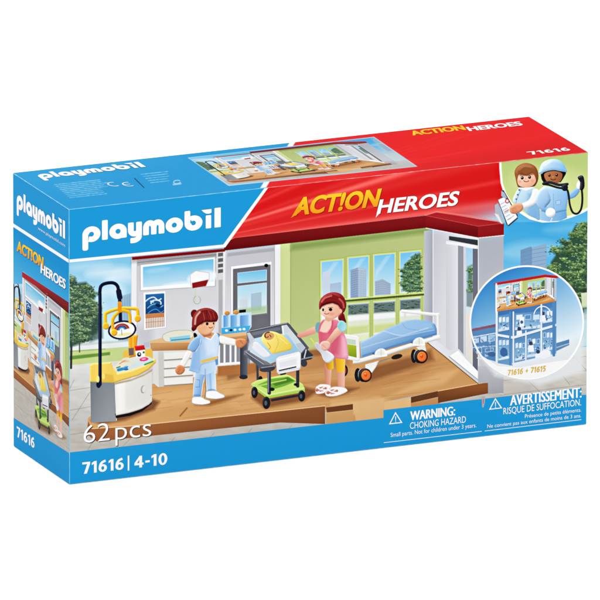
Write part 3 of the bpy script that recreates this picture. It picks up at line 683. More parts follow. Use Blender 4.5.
def bed(c):
    c.z(350, 300, 6.667)
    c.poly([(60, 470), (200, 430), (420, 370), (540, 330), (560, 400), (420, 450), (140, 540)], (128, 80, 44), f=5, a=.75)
    WH = (240, 240, 236)
    c.ell(426, 374, 20, 46, (34, 34, 38)); c.ell(52, 500, 22, 46, (34, 34, 38))
    c.ell(-40, 470, 26, 40, (36, 34, 36)); c.ell(-36, 470, 12, 22, (170, 80, 44))
    c.line([(366, 78), (366, 140)], 16, (222, 222, 216)); c.line([(348, 74), (592, 100)], 22, WH, sh=.2); c.line([(588, 96), (590, 232)], 22, (230, 230, 226), sh=.2)
    c.poly([(66, 282), (150, 240), (232, 198), (300, 172), (344, 150), (376, 134), (430, 130), (520, 136), (566, 160), (578, 190), (580, 230), (420, 280), (240, 330), (76, 388)], ('g', (200, 180), (176, 208, 238), (280, 330), (112, 158, 208)), 0, f=.6, sh=.15, sw=2)
    c.poly([(230, 200), (350, 148), (440, 134), (546, 150), (560, 190), (440, 214), (330, 240)], (156, 196, 236), f=3, a=.8)
    c.line([(226, 206), (330, 236), (400, 222), (520, 186)], 6, (206, 228, 248), 4, a=.7, f=1.2); c.line([(350, 156), (380, 190), (460, 200)], 5, (120, 168, 220), 4, a=.6, f=1.2)
    c.line([(80, 320), (250, 268), (400, 232), (560, 200)], 5, (196, 220, 244), 3, a=.7, f=1)
    c.line([(84, 372), (250, 318), (420, 266), (570, 226)], 8, (80, 130, 196), 3, a=.6, f=1)
    c.poly([(20, 398), (76, 388), (250, 336), (420, 284), (600, 232), (606, 258), (500, 288), (340, 336), (200, 384), (60, 424), (20, 424)], WH, 0, f=.5, sh=.25, sw=1.8)
    c.line([(40, 424), (200, 386), (340, 340), (500, 292)], 5, (170, 166, 156), 3, a=.8)
    c.poly([(100, 428), (196, 402), (172, 450), (146, 486), (118, 470), (100, 452)], (238, 236, 228), f=.5, edge=(196, 190, 176), ew=.5)
    c.poly([(196, 404), (270, 382), (274, 390), (180, 424)], (150, 142, 120), f=.8); c.ell(312, 378, 38, 16, (50, 42, 38), -14)
    c.poly([(440, 316), (500, 296), (508, 340), (470, 340)], (232, 228, 216), f=.6)
    for x, y in ((206, 360), (460, 286)):
        c.poly([(x - 42, y + 18), (x - 34, y - 20), (x, y - 38), (x + 30, y - 28), (x + 40, y + 4), (x + 36, y + 16)], (230, 234, 226), 2, f=.5, edge=(250, 250, 248), ew=1.6)
        c.line([(x, y - 32), (x + 2, y + 8)], 5, (206, 206, 196)); c.poly([(x - 60, y - 4), (x - 42, y - 10), (x - 42, y + 6)], (50, 84, 140), f=1, a=.8)
    c.poly([(-46, 238), (-36, 226), (44, 240), (62, 252), (66, 400), (50, 408), (-44, 392)], WH, 0, f=.5, sh=.2, sw=1.4)
    c.poly([(-32, 256), (38, 266), (40, 300), (-32, 290)], (200, 214, 196), f=.5); c.poly([(-32, 292), (42, 304), (44, 384), (-32, 366)], ('g', (0, 300), (176, 192, 50), (0, 380), (140, 158, 34)), f=.5)
    for x, y, r in ((103, 502, 44), (476, 377, 44)):
        c.ell(x - 26, y - 4, 24, 40, (232, 230, 226)); c.ell(x - 18, y, 30, r, (40, 38, 42)); c.ell(x, y, r - 2, r + 2, (34, 32, 36), sh=.5, sw=1.3)
        c.ell(x + 3, y, 31, 34, (238, 118, 50), sh=.25, sw=1.6); c.ell(x + 2, y, 10, 11, (214, 88, 28)); c.ell(x - 2, y - 10, 6, 4, (252, 170, 110))
    c.ell(590, 262, 14, 6, (214, 210, 200))


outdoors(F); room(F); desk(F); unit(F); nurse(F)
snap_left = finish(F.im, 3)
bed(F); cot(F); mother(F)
snap_all = finish(F.im, 3)


# ---- red banner with light rays, fading into the sky at the right
def banner(c, pts, fade):
    c.n(); c.poly(pts, ('g', (330, 165), (226, 22, 26), (336, 238), (214, 44, 40)), f=.5)


F.n()
win = F.window(F.tr([(222, 140), (504, 240)]), 0)
X, Y = win[4] / F.k + F.x0, win[5] / F.k + F.y0
eave = np.interp(X, [222, 226, 235, 426, 436, 478, 504], [244, 242, 238, 215.4, 212.4, 219, 222.5])
cov = np.clip((eave - Y) * 3 + .5, 0, 1) * np.clip((X - (266 - (Y - 183.5) * .66)) * 2, 0, 1)
ang = np.arctan2(250 - Y, X - 150)
ray = np.zeros_like(X)
rr = random.Random(11)
for k in range(16):
    a0 = rr.uniform(.02, .62); w = rr.uniform(.006, .02)
    ray += rr.uniform(.3, 1) * np.exp(-((ang - a0) / w) ** 2) 
up = np.clip((Y - (eave - 26)) / 26, 0, 1)
C = np.stack([222 + 16 * ray + 6 * up, 24 + 34 * ray + 40 * up ** 2, 26 + 30 * ray + 36 * up ** 2], -1)
glow = np.clip((X - 440) / 60, 0, 1) * np.clip((Y - 196 - (500 - X) * .10) / 22, 0, 1)
sky = np.array([176, 210, 234]); C = C * (1 - glow[..., None] ** 1.2) + sky * glow[..., None] ** 1.2
C = np.clip(C, 0, 255)
F.put(win, cov, C.astype(np.float32))
# sky just right of the banner fade
F.poly([(503.5, 222), (504, 150), (600, 150), (600, 222)], ('g', (540, 200), (74, 170, 228), (540, 224), (96, 184, 234)), f=1.5)
F.poly([(497, 206), (506, 205), (506, 223), (499, 222)], (150, 200, 232), f=4, a=.9)
F.line([(425, 215), (437, 211.6), (470, 216), (503, 222.4)], 1.2, (240, 130, 120), a=.7, f=1)


# ---- corner picture: two toy figures
def corner(c):
    c.z(480, 150, 5.4545)
    edge = [(104, 60), (106, 110), (112, 180), (130, 240), (160, 290), (210, 340), (270, 378), (340, 396), (420, 392), (500, 368), (560, 344), (600, 322), (600, 0), (104, 0)]
    c.poly(edge, (255, 255, 255), f=.5)
    e2 = [(116, 60), (118, 110), (124, 180), (144, 238), (174, 284), (222, 330), (276, 364), (340, 382), (418, 378), (496, 355), (556, 330), (600, 306), (600, 0), (116, 0)]
    c.poly(e2, ('g', (300, 60), (182, 204, 124), (300, 370), (214, 226, 150)), f=.5)
    c.ell(360, 180, 200, 90, (226, 234, 172), a=.35, f=14)
    B = (150, 196, 236)
    # helper with clipboard
    c.poly([(214, 204), (186, 248), (180, 284), (230, 320), (262, 352), (300, 372), (326, 380), (322, 300), (326, 238), (300, 206), (250, 196)], ('g', (200, 250), (206, 230, 246), (320, 330), (142, 190, 232)), 2, f=.5, sh=.2, sw=2.5)
    c.poly([(262, 240), (300, 230), (318, 300), (318, 376), (262, 350)], (112, 168, 222), f=4, a=.5)
    for x, y in ((214, 218), (206, 244), (198, 268)): c.ell(x, y, 5, 5, (110, 120, 140))
    c.line([(228, 206), (206, 256), (196, 290)], 4, (120, 160, 200), 3, a=.7)
    c.poly([(290, 214), (318, 216), (326, 250), (306, 290), (262, 314), (232, 318), (228, 292), (262, 276), (280, 246)], (244, 245, 248), 3, f=.5, sh=.25, sw=3)
    c.poly([(220, 196), (282, 192), (288, 208), (250, 222), (222, 212)], (240, 246, 250), f=.5)
    c.poly([(194, 156), (188, 120), (204, 88), (246, 70), (292, 82), (314, 112), (318, 156), (304, 190), (286, 200), (216, 204), (202, 190)], (150, 92, 48), 3, f=.5, sh=.35, sw=4)
    c.poly([(206, 150), (216, 134), (256, 140), (286, 126), (300, 146), (304, 172), (284, 196), (248, 204), (216, 196), (204, 176)], ('g', (220, 140), (252, 208, 182), (290, 200), (238, 168, 138)), 3, f=.5)
    c.poly([(222, 120), (250, 132), (286, 118), (296, 134), (256, 142), (214, 142)], (128, 76, 40), f=1, a=.6)
    c.line([(214, 108), (240, 90), (276, 92)], 7, (190, 136, 92), 3, a=.7, f=1.2)
    c.ell(230, 152, 8, 9, (40, 24, 20)); c.ell(270, 148, 8, 9, (40, 24, 20)); c.ell(228, 149, 2.5, 2.5, (255, 255, 255)); c.ell(268, 145, 2.5, 2.5, (255, 255, 255))
    c.arc(252, 164, 14, 9, 20, 160, 4, (140, 50, 40)); c.line([(246, 150), (250, 160)], 3, (214, 140, 110), a=.7); c.ell(216, 172, 10, 7, (240, 140, 110), a=.5, f=1.5); c.ell(286, 168, 10, 7, (240, 140, 110), a=.5, f=1.5)
    # clipboard
    c.poly([(80, 300), (98, 290), (130, 398), (118, 404), (84, 362)], (176, 182, 192), f=.6)
    c.poly([(78, 346), (100, 352), (122, 402), (110, 396)], (226, 228, 234), f=.8)
    c.poly([(116, 224), (128, 218), (206, 356), (206, 374), (156, 416), (146, 410), (96, 272), (118, 258)], (70, 74, 86), f=.5)
    c.poly([(98, 272), (130, 256), (160, 284), (204, 366), (152, 410)], (240, 242, 246), f=.5)
    c.poly([(116, 222), (132, 232), (148, 262), (130, 262), (116, 250)], (170, 180, 196), f=.5)
    for k in range(6):
        c.line([(112 + k * 7, 296 + k * 17), (134 + k * 7, 284 + k * 17)], 3, (140, 150, 168), a=.8)
    c.ell(148, 278, 12, 13, (196, 60, 60)); c.ell(148, 278, 7, 8, (244, 236, 238)); c.line([(134, 338), (156, 326)], 5, (196, 90, 90), a=.8); c.line([(152, 382), (184, 358)], 3, (140, 150, 168), a=.8)
    c.poly([(160, 320), (172, 302), (200, 290), (228, 294), (236, 316), (222, 336), (196, 348), (168, 344)], (226, 158, 122), 3, f=.5, sh=.3, sw=2.5)
    for k in range(3): c.line([(168 + k * 6, 322 + k * 9), (196 + k * 4, 316 + k * 8)], 3, (190, 110, 80), a=.6)
    # helper in helmet, with stethoscope
    c.poly([(460, 246), (486, 236), (514, 214), (536, 200), (544, 224), (520, 256), (486, 268), (464, 270)], (132, 182, 228), 2, f=.5, sh=.25, sw=2.5)
    c.poly([(326, 330), (470, 322), (474, 370), (440, 386), (372, 390), (328, 382)], ('g', (330, 340), (164, 206, 242), (470, 360), (110, 166, 220)), 0, f=.5)
    c.poly([(346, 196), (330, 230), (334, 300), (336, 330), (400, 344), (470, 330), (478, 280), (480, 220), (456, 196), (400, 204)], ('g', (340, 240), (186, 218, 246), (476, 300), (128, 180, 230)), 0, f=.5, sh=.15, sw=3)
    c.line([(336, 332), (400, 342), (470, 328)], 5, (90, 140, 196), a=.7); c.line([(400, 240), (402, 336)], 3, (110, 160, 212), a=.6); c.poly([(412, 276), (440, 272), (440, 296), (414, 300)], (170, 206, 240), f=.5, edge=(110, 160, 212), ew=.4)
    c.poly([(352, 200), (370, 220), (386, 270), (372, 296), (360, 312), (384, 330), (372, 346), (336, 330), (306, 292), (302, 262), (324, 216)], ('g', (310, 240), (196, 224, 248), (380, 310), (122, 174, 226)), 2, f=.5, sh=.3, sw=3)
    c.ell(384, 341, 27, 26, (248, 250, 252), sh=.25, sw=3); c.line([(392, 372), (386, 388)], 6, (230, 236, 240), a=.8)
    c.poly([(332, 140), (330, 112), (470, 106), (468, 130), (452, 158), (440, 176), (348, 180), (336, 160)], (34, 26, 26), 0, f=.6)
    c.poly([(352, 150), (354, 126), (400, 114), (444, 124), (448, 150), (432, 176), (402, 186), (370, 178)], ('g', (360, 130), (190, 124, 80), (440, 180), (152, 92, 56)), 3, f=.5)
    c.ell(378, 138, 7, 8, (28, 16, 14)); c.ell(418, 136, 7, 8, (28, 16, 14)); c.ell(376, 135, 2.3, 2.3, (255, 255, 255)); c.ell(416, 133, 2.3, 2.3, (255, 255, 255)); c.arc(399, 154, 14, 9, 20, 160, 4, (90, 36, 28)); c.ell(398, 146, 6, 5, (200, 136, 92), a=.8)
    c.poly([(322, 128), (326, 96), (344, 66), (384, 50), (424, 52), (454, 72), (470, 104), (472, 118), (440, 116), (398, 108), (352, 118), (336, 130)], ('g', (350, 70), (206, 230, 250), (440, 116), (142, 192, 236)), 3, f=.5, sh=.2, sw=4)
    c.line([(324, 126), (360, 114), (400, 106), (440, 112), (472, 118)], 6, (120, 176, 226), 3, a=.8)
    c.line([(352, 84), (384, 64)], 9, (246, 250, 255), a=.8, f=1.5)
    ST = (40, 42, 50)
    c.line([(348, 186), (376, 190), (420, 204), (470, 214), (482, 240), (490, 300), (506, 340), (532, 346), (552, 318), (558, 260), (552, 190)], 11, ST, 4, f=.5, sh=.5)
    c.line([(346, 184), (380, 176), (430, 190), (476, 186)], 15, (50, 52, 60), 4, f=.5, sh=.5); c.ell(462, 204, 18, 20, ST, sh=.4, sw=2)
    c.ell(540, 190, 14, 24, (240, 244, 248), 10, sh=.2, sw=2); c.poly([(532, 150), (552, 138), (566, 150), (570, 196), (560, 218), (544, 214), (546, 176)], (44, 46, 54), 3, f=.5, sh=.5, sw=2)


corner(F)


# ---- round inset: the three-storey building
def inset(c):
    c.n()
    c.ell(526.7, 322.4, 56.6, 56.6, ('g', (500, 270), (44, 128, 200), (540, 352), (222, 238, 248)), f=.5)
    c.poly([(472, 345), (500, 360), (540, 352), (583, 338), (583, 372), (540, 385), (495, 376)], (226, 230, 234), f=5, a=.9)
    c.z(465, 260, 4.8)
    BL = (128, 168, 204)
    # neighbour at the left and steps at the right
    c.poly([(24, 332), (150, 306), (152, 320), (26, 346)], (136, 96, 116)); c.poly([(26, 344), (150, 320), (150, 488), (84, 470), (40, 430)], (92, 140, 188), f=.6)
    r = random.Random(4)
    c.line([(28, 372), (150, 350)], 5, (206, 224, 240)); c.line([(34, 420), (150, 412)], 4, (196, 216, 236), a=.8)
    for x, y, w_, h_, cc in ((40, 376, 26, 22, (166, 202, 232)), (74, 366, 30, 26, (186, 214, 236)), (112, 360, 30, 30, (150, 190, 226)), (56, 420, 24, 26, (84, 132, 184)), (96, 422, 40, 18, (92, 138, 186))):
        c.poly([(x, y + 3), (x + w_, y - 2), (x + w_, y + h_ - 2), (x, y + h_ + 3)], cc, f=.5, edge=(222, 234, 244), ew=.4)
    for k in range(44):
        x = r.uniform(40, 144); y = r.uniform(366, 462 - max(0, 80 - x) * .6); l = r.uniform(4, 11)
        c.line([(x, y), (x + l * r.choice([0, 1]), y + l * r.choice([-.2, 1]))], r.uniform(1.5, 4), r.choice([(236, 244, 250), (66, 108, 158), (60, 98, 146), (206, 226, 242)]), a=.8, f=.4)
    c.line([(60, 470), (152, 494)], 6, (206, 222, 236)); c.poly([(430, 400), (500, 380), (500, 408), (432, 440)], (96, 140, 182), f=.6); c.line([(430, 398), (500, 378)], 4, (226, 236, 244)); c.line([(440, 420), (500, 400)], 3, (200, 220, 236))
    # lower two floors
    c.poly([(152, 236), (438, 190), (438, 460), (232, 508), (152, 494)], ('g', (200, 240), (74, 122, 176), (300, 500), (120, 164, 204)), f=.6)
    rooms = ((160, 262, 212, 346), (240, 250, 362, 338), (372, 232, 424, 306), (160, 372, 212, 484), (240, 386, 290, 486), (298, 366, 362, 470), (372, 336, 424, 440))
    for (xa, ya, xb, yb) in rooms:
        c.poly([(xa, ya + 6), (xb, ya - 4), (xb, yb - 12), (xa, yb - 2)], ('g', (xa, ya), (98, 148, 198), (xa, yb), (160, 196, 226)), f=.6)
        c.poly([(xa, yb - 14), (xb, yb - 24), (xb, yb - 12), (xa, yb - 2)], (206, 222, 236), f=.6)
        for q in range(3):
            u = xa + (xb - xa) * (q + .15) / 3; w_ = (xb - xa) * .24
            c.poly([(u, ya + 14), (u + w_, ya + 11), (u + w_, ya + 34), (u, ya + 37)], r.choice([(196, 222, 242), (96, 146, 198), (220, 234, 246)]), f=.4, edge=(230, 240, 248), ew=.35)
        for q in range(26):
            x = r.uniform(xa + 2, xb - 8); y = r.uniform(ya + (yb - ya) * .42, yb - 18); w_ = r.uniform(2, 9); h_ = r.uniform(2, 10)
            c.poly([(x, y), (x + w_, y - w_ * .17), (x + w_, y + h_ - w_ * .17), (x, y + h_)], r.choice([(228, 238, 247), (70, 116, 168), (54, 92, 142), (150, 190, 222), (110, 156, 204), (240, 246, 250), (112, 170, 196)]), f=.5, a=.85)
    for x, y in ((372, 256), (350, 440), (316, 400), (260, 330)): 
        c.ell(x, y, 9, 10, (72, 84, 112)); c.poly([(x - 12, y + 10), (x + 12, y + 8), (x + 16, y + 40), (x - 14, y + 42)], (232, 240, 248), f=.6)
    c.arc(372, 268, 42, 46, 190, 350, 5, (240, 246, 250)); c.poly([(262, 276), (284, 272), (284, 318), (262, 322)], (232, 240, 247), f=.6); c.ell(272, 298, 7, 8, (70, 110, 160))
    c.ell(186, 442, 18, 22, (70, 112, 164)); c.ell(130, 452, 20, 12, (70, 104, 150), a=.8)
    c.poly([(146, 352), (232, 366), (438, 306), (438, 318), (232, 380), (146, 364)], (220, 232, 242), f=.5); c.line([(150, 366), (232, 380), (438, 320)], 3, (84, 120, 164))
    c.poly([(224, 496), (438, 448), (438, 460), (232, 510)], (224, 234, 243), f=.5)
    for x, y0, y1, w in ((152, 114, 492, 10), (216, 252, 502, 9), (232, 250, 508, 7), (292, 340, 490, 6), (366, 212, 460, 8), (426, 196, 456, 14)):
        c.line([(x, y0), (x, y1)], w, (92, 142, 190) if x in (216, 426) else (222, 234, 244), f=.5)
    c.poly([(362, 440), (400, 430), (412, 452), (384, 474), (358, 468)], (236, 240, 245), 2, f=.8)
    # top floor: the room again, small
    A = np.array([[.168, 0, 496 - .168 * 132], [-.0118, .156, 284 + .0118 * 132 - .156 * 257]])
    c.n()
    c.warp(F, snap_all, A, [(496, 283), (545.4, 276), (556.2, 277.4), (556.2, 301), (552, 302), (497, 311)])
    c.line([(495.4, 284), (545, 275.8), (557, 277)], 2.6, (190, 36, 44)); c.line([(496.5, 310.6), (530, 305.6), (556, 300)], 1.8, (214, 140, 66))
    c.line([(496.2, 284), (496.2, 312)], 1.8, (232, 238, 244)); c.line([(555.6, 279), (555.6, 300)], 1.6, (176, 196, 216))


inset(F)
F.im = finish(F.im, 3)

# ---- left end of the carton
S = Canvas(8, 165, 74, 492, 6, (26, 154, 217))
S.n()
S.poly([(0, 200), (80, 230), (80, 500), (0, 470)], ('g', (47, 255), (8, 146, 214), (14, 298), (120, 196, 236)))
A = np.array([[.27, 0, -13.1], [.296, .623, 73.3]])
im2 = snap_left
S.warp(F, im2, A, [(12, 284), (22.4, 284), (22.4, 271.6), (23, 271), (70, 309), (70, 492), (12, 460)])
S.poly([(22.2, 271.6), (69.6, 303), (69.6, 309), (22.2, 277)], ('g', (40, 284), (178, 30, 34), (38, 292), (132, 16, 22)))
S.line([(14.0, 302), (14.2, 290.5), (15, 287.4), (17, 286.4), (18.9, 288.4), (19.7, 294), (20, 304)], 1.5, (28, 36, 68), 4)
S.base = np.array([[.276, 0, -34.2], [.296, .75, 43.9]]); cot(S)
S.base = np.array([[.27, 0, -31.1], [.296, .73, 49.0]]); mother(S)
S.base = np.array([[1., 0, 0], [0, 1., 0]]); S.n()

# ---- top of the carton
T = Canvas(8, 108, 594, 214, 4, (30, 158, 219))
T.n()
T.poly([(8, 100), (600, 100), (600, 220), (8, 220)], (28, 156, 218))
T.poly([(0, 150), (180, 120), (180, 160), (60, 190), (0, 190)], (58, 172, 226), f=20, a=.35)
T.poly([(294.5, 140), (298, 100), (600, 100), (600, 220), (250, 220), (268, 181)], (236, 12, 18), f=.4)
for k in range(17):
    y0 = 176 + k * .9; x1 = rr.uniform(400, 590)
    T.line([(300, 186 - k * .5), (x1, 186 - (x1 - 300) * rr.uniform(.09, .34))], rr.uniform(.4, 1.3), (255, 96, 84), a=rr.uniform(.08, .34), f=1.6)
T.poly([(380, 172), (600, 132), (600, 160), (420, 180)], (214, 4, 14), f=10, a=.5)
T.poly([(292, 139), (297.5, 139), (270, 181), (256, 205), (250, 205), (264.5, 181)], (255, 255, 255), f=.4)
# small picture of the room
pic = [(189, 158), (373.5, 137.6), (415, 166.2), (229, 184.8)]
T.poly([(187.6, 157.7), (374, 136.8), (417.6, 166.6), (228.6, 186)], (186, 226, 244), f=.5)
# affine from front artwork (x 75..540, y 250..440) to the small picture
e1 = np.array([(373.5 - 189), (137.6 - 158)]) / 455.; e2 = np.array([40.6, 27.4]) / 205.
sh = 0.112
A = np.zeros((2, 3)); A[:, 0] = e1 + e2 * sh; A[:, 1] = e2
A[:, 2] = np.array([189, 158]) - A[:, :2] @ np.array([78., 252.])
T.warp(F, snap_all, A, pic)
T.poly([(371, 139), (374, 137.4), (415.5, 166), (400, 168)], (190, 196, 202), f=2, a=.55)
# slit beside the conformity mark and lines of small print
T.line([(134.6, 178.4), (144, 187.6)], .9, (14, 60, 96))
for k in range(9):
    x = 54.5 + k * 1.9; y = 184.8 + k * 1.62
    seg = x
    while seg < x + 44 + (6 if k == 2 else 0) - (8 if k > 4 else 0):
        w_ = rr.uniform(.5, 2.4)
        T.line([(seg, y - (seg - x) * .109), (seg + w_, y - (seg + w_ - x) * .109)], .8, (176, 220, 242), a=rr.uniform(.35, .8), f=.45)
        seg += w_ + rr.uniform(.35, .8)
for k in range(5):
    x = 141 + k * 2.4; y = 174.4 + k * 2.1
    seg = x
    while seg < x + 26 - k * 2:
        w_ = rr.uniform(.5, 2.2)
        T.line([(seg, y - (seg - x) * .109), (seg + w_, y - (seg + w_ - x) * .109)], .8, (176, 220, 242), a=rr.uniform(.35, .8), f=.45)
        seg += w_ + rr.uniform(.35, .8)
T.arc(177, 182, 3.4, 1.7, 20, 330, .8, (190, 226, 244), -6); T.poly([(172.6, 184), (181.6, 183), (181.2, 184.4), (173, 185.4)], (190, 226, 244), a=.8)

# ------------------------------------------------------------------ Blender helpers
GAIN = 0.605


def shade_nodes(m):
    m.use_nodes = True
    nt = m.node_tree; b = nt.nodes['Principled BSDF']
    return nt, b


def print_material():
    m = bpy.data.materials.new('printed_card'); nt, b = shade_nodes(m)
    at = nt.nodes.new('ShaderNodeAttribute'); at.attribute_name = 'ink'
    mx = nt.nodes.new('ShaderNodeVectorMath'); mx.operation = 'SCALE'; mx.inputs['Scale'].default_value = GAIN
    nt.links.new(at.outputs['Color'], mx.inputs[0]); nt.links.new(mx.outputs[0], b.inputs['Base Color'])
    tc = nt.nodes.new('ShaderNodeTexCoord'); no = nt.nodes.new('ShaderNodeTexNoise'); no.inputs['Scale'].default_value = 900; no.inputs['Detail'].default_value = 3
    bu = nt.nodes.new('ShaderNodeBump'); bu.inputs['Strength'].default_value = .04; bu.inputs['Distance'].default_value = .0002
    nt.links.new(tc.outputs['Object'], no.inputs['Vector']); nt.links.new(no.outputs['Fac'], bu.inputs['Height']); nt.links.new(bu.outputs[0], b.inputs['Normal'])
    b.inputs['Roughness'].default_value = .5; b.inputs['Specular IOR Level'].default_value = .01
    return m


INK = print_material()


def mesh_obj(name, V, Fc, C, parent, quads=False):
    """V points, Fc faces, C sRGB 0..255 per vertex"""
    me = bpy.data.meshes.new(name)
    V = np.asarray(V, np.float32)
    if quads:
        n = len(Fc); me.vertices.add(len(V)); me.vertices.foreach_set('co', V.ravel())
        me.loops.add(n * 4); me.loops.foreach_set('vertex_index', np.asarray(Fc, np.int32).ravel())
        me.polygons.add(n); me.polygons.foreach_set('loop_start', np.arange(0, n * 4, 4, dtype=np.int32))
        me.update(calc_edges=True)
    else:
        me.from_pydata(V.tolist(), [], [list(map(int, f)) for f in Fc])
    at = me.color_attributes.new('ink', 'BYTE_COLOR', 'POINT')
    rgba = np.ones((len(V), 4), np.float32); rgba[:, :3] = np.clip(np.asarray(C, np.float32) / 255., 0, 1)
    at.data.foreach_set('color_srgb', rgba.ravel())
    me.materials.append(INK)
    o = bpy.data.objects.new(name, me); col.objects.link(o)
    o.parent = parent
    return o


def outward(face, V, Fc):
    """flip polygons that face into the carton"""
    a, val, sg = FACE[face]
    V = np.asarray(V); f0 = Fc[0]
    n = np.cross(V[f0[1]] - V[f0[0]], V[f0[2]] - V[f0[0]])
    return [f[::-1] for f in Fc] if n[a] * sg < 0 else Fc


def patch(name, parent, face, canvas, fn, ns, nt, w):
    """ruled sheet of print: fn(s, t) -> artwork points"""
    s, t = np.meshgrid(np.linspace(0, 1, ns), np.linspace(0, 1, nt))
    P = fn(s.ravel(), t.ravel())
    Q = lift(face, art(face, P), w)
    PX = to_px(art(face, P))
    C = canvas.sample(canvas.im, PX)
    i = np.arange(ns * nt).reshape(nt, ns)
    q = np.stack([i[:-1, :-1], i[1:, :-1], i[1:, 1:], i[:-1, 1:]], -1).reshape(-1, 4)
    n = np.cross(Q[q[0][1]] - Q[q[0][0]], Q[q[0][3]] - Q[q[0][0]])
    a, val, sg = FACE[face]
    if n[a] * sg < 0: q = q[:, ::-1]
    return mesh_obj(name, Q, q, C, parent, True)


def ruled(xs, ytop, ybot):
    def fn(s, t):
        x = xs[0] + (xs[1] - xs[0]) * s
        a = ytop(x); b = ybot(x)
        return np.stack([x, a + (b - a) * t], 1)
    return fn


def pw(pts):
    X_, Y_ = zip(*pts)
    return lambda x: np.interp(x, X_, Y_)


def flat(name, parent, face, polys, w):
    """vector print: list of (points, colour) laid one above the other"""
    V, Fc, C = [], [], []
    for k, (pts, c) in enumerate(polys):
        Q = lift(face, art(face, pts), w + k * 8e-6)
        b = len(V)
        V += list(Q)
        from mathutils.geometry import tessellate_polygon
        from mathutils import Vector
        a = FACE[face][0]; keep = [i for i in range(3) if i != a]
        tri = tessellate_polygon([[Vector((q[keep[0]], q[keep[1]], 0)) for q in Q]])
        for f in tri:
            Fc += outward(face, V, [[b + i for i in f]])
        cc = np.asarray(c, float)
        C += list(np.broadcast_to(cc, (len(Q), 3)) if cc.ndim == 1 else cc)
    return mesh_obj(name, V, Fc, C, parent)


def ribbon(pts, w):
    """outline polygon of a line of width w (artwork units of a local sheet)"""
    p = np.asarray(pts, float)
    d = np.gradient(p, axis=0); d /= np.linalg.norm(d, axis=1)[:, None]
    n = np.stack([-d[:, 1], d[:, 0]], 1) * w / 2
    return p + n, p - n


class Sheet:
    """builds one printed mesh out of flat pieces given in face metres"""
    def __init__(s, face, w): s.face, s.w, s.V, s.F, s.C, s.k = face, w, [], [], [], 0

    def add(s, P3, faces, colr):
        b = len(s.V); Q = lift(s.face, np.asarray(P3), s.w + s.k * 8e-6); s.k += 1
        s.V += list(Q); fs = [[b + i for i in f] for f in faces]
        a, val, sg = FACE[s.face]; VV = np.asarray(s.V)
        for f in fs:
            n = np.cross(VV[f[1]] - VV[f[0]], VV[f[2]] - VV[f[0]])
            s.F.append(f[::-1] if n[a] * sg < 0 else f)
        c = np.asarray(colr, float)
        s.C += list(np.broadcast_to(c, (len(Q), 3)) if c.ndim == 1 else c)

    def build(s, name, parent): return mesh_obj(name, s.V, s.F, s.C, parent)


_glyph = {}


def glyphs(txt, bold, spacing=1.0):
    key = (txt, bold, spacing)
    if key in _glyph: return _glyph[key]
    cu = bpy.data.curves.new('t', 'FONT'); cu.body = txt; cu.size = 1; cu.offset = bold; cu.resolution_u = 4; cu.space_character = spacing
    ob = bpy.data.objects.new('t', cu); col.objects.link(ob)
    dg = bpy.context.evaluated_depsgraph_get(); dg.update()
    me = bpy.data.meshes.new_from_object(ob.evaluated_get(dg))
    V = np.array([v.co[:] for v in me.vertices])[:, :2]; Fc = [list(p.vertices) for p in me.polygons]
    bpy.data.objects.remove(ob); bpy.data.curves.remove(cu); bpy.data.meshes.remove(me)
    _glyph[key] = (V, Fc)
    return V, Fc


CAPH = None


def write(sh_, txt, pL, pR, pT, colr, bold=0., shear=0., shadow=None, spacing=1.0, xh=1.0, col2=None, so=.6, fat=0.):
    """text whose ink runs from pL to pR along the face's reading direction; pT marks the cap height"""
    global CAPH
    if CAPH is None: CAPH = glyphs('H', 0)[0][:, 1].max()
    V, Fc = glyphs(txt, bold, spacing)
    face = sh_.face
    a, b, t = art(face, [pL, pR, pT])
    ex, ey = AX[face]
    w = (b - a) @ ex; h = abs((t - a) @ ey)
    ky = h / (CAPH * xh)
    x = V[:, 0] * 1.0; y = V[:, 1] * ky
    xs_ = x.copy()
    sx = 1.0
    for _ in range(3):
        X_ = x * sx + y * shear
        sx *= (w) / (X_.max() - X_.min()) if sx == 1.0 else 1
        if sx != 1.0:
            # solve width with shear: iterate
            for __ in range(12):
                X_ = x * sx + y * shear; sx *= 1 + (w - (X_.max() - X_.min())) / w * .9
            break
    X_ = x * sx + y * shear; X_ -= X_.min()
    def pos(dx, dy): return a + (X_ + dx)[:, None] * ex + (y + dy)[:, None] * ey
    if shadow is not None:
        u = 1 / 1456.
        for e_ in ((-fat, 0, fat) if fat else (0,)): sh_.add(pos((so + e_) * u, -so * u), Fc, shadow)
    cc = np.asarray(colr, float)
    if col2 is not None:
        tt = np.clip(y / h, 0, 1)[:, None]; cc = np.asarray(col2, float) * (1 - tt) + cc * tt
    for e_ in ((-fat, fat, 0) if fat else (0,)): sh_.add(pos(e_ / 1456., 0), Fc, cc)


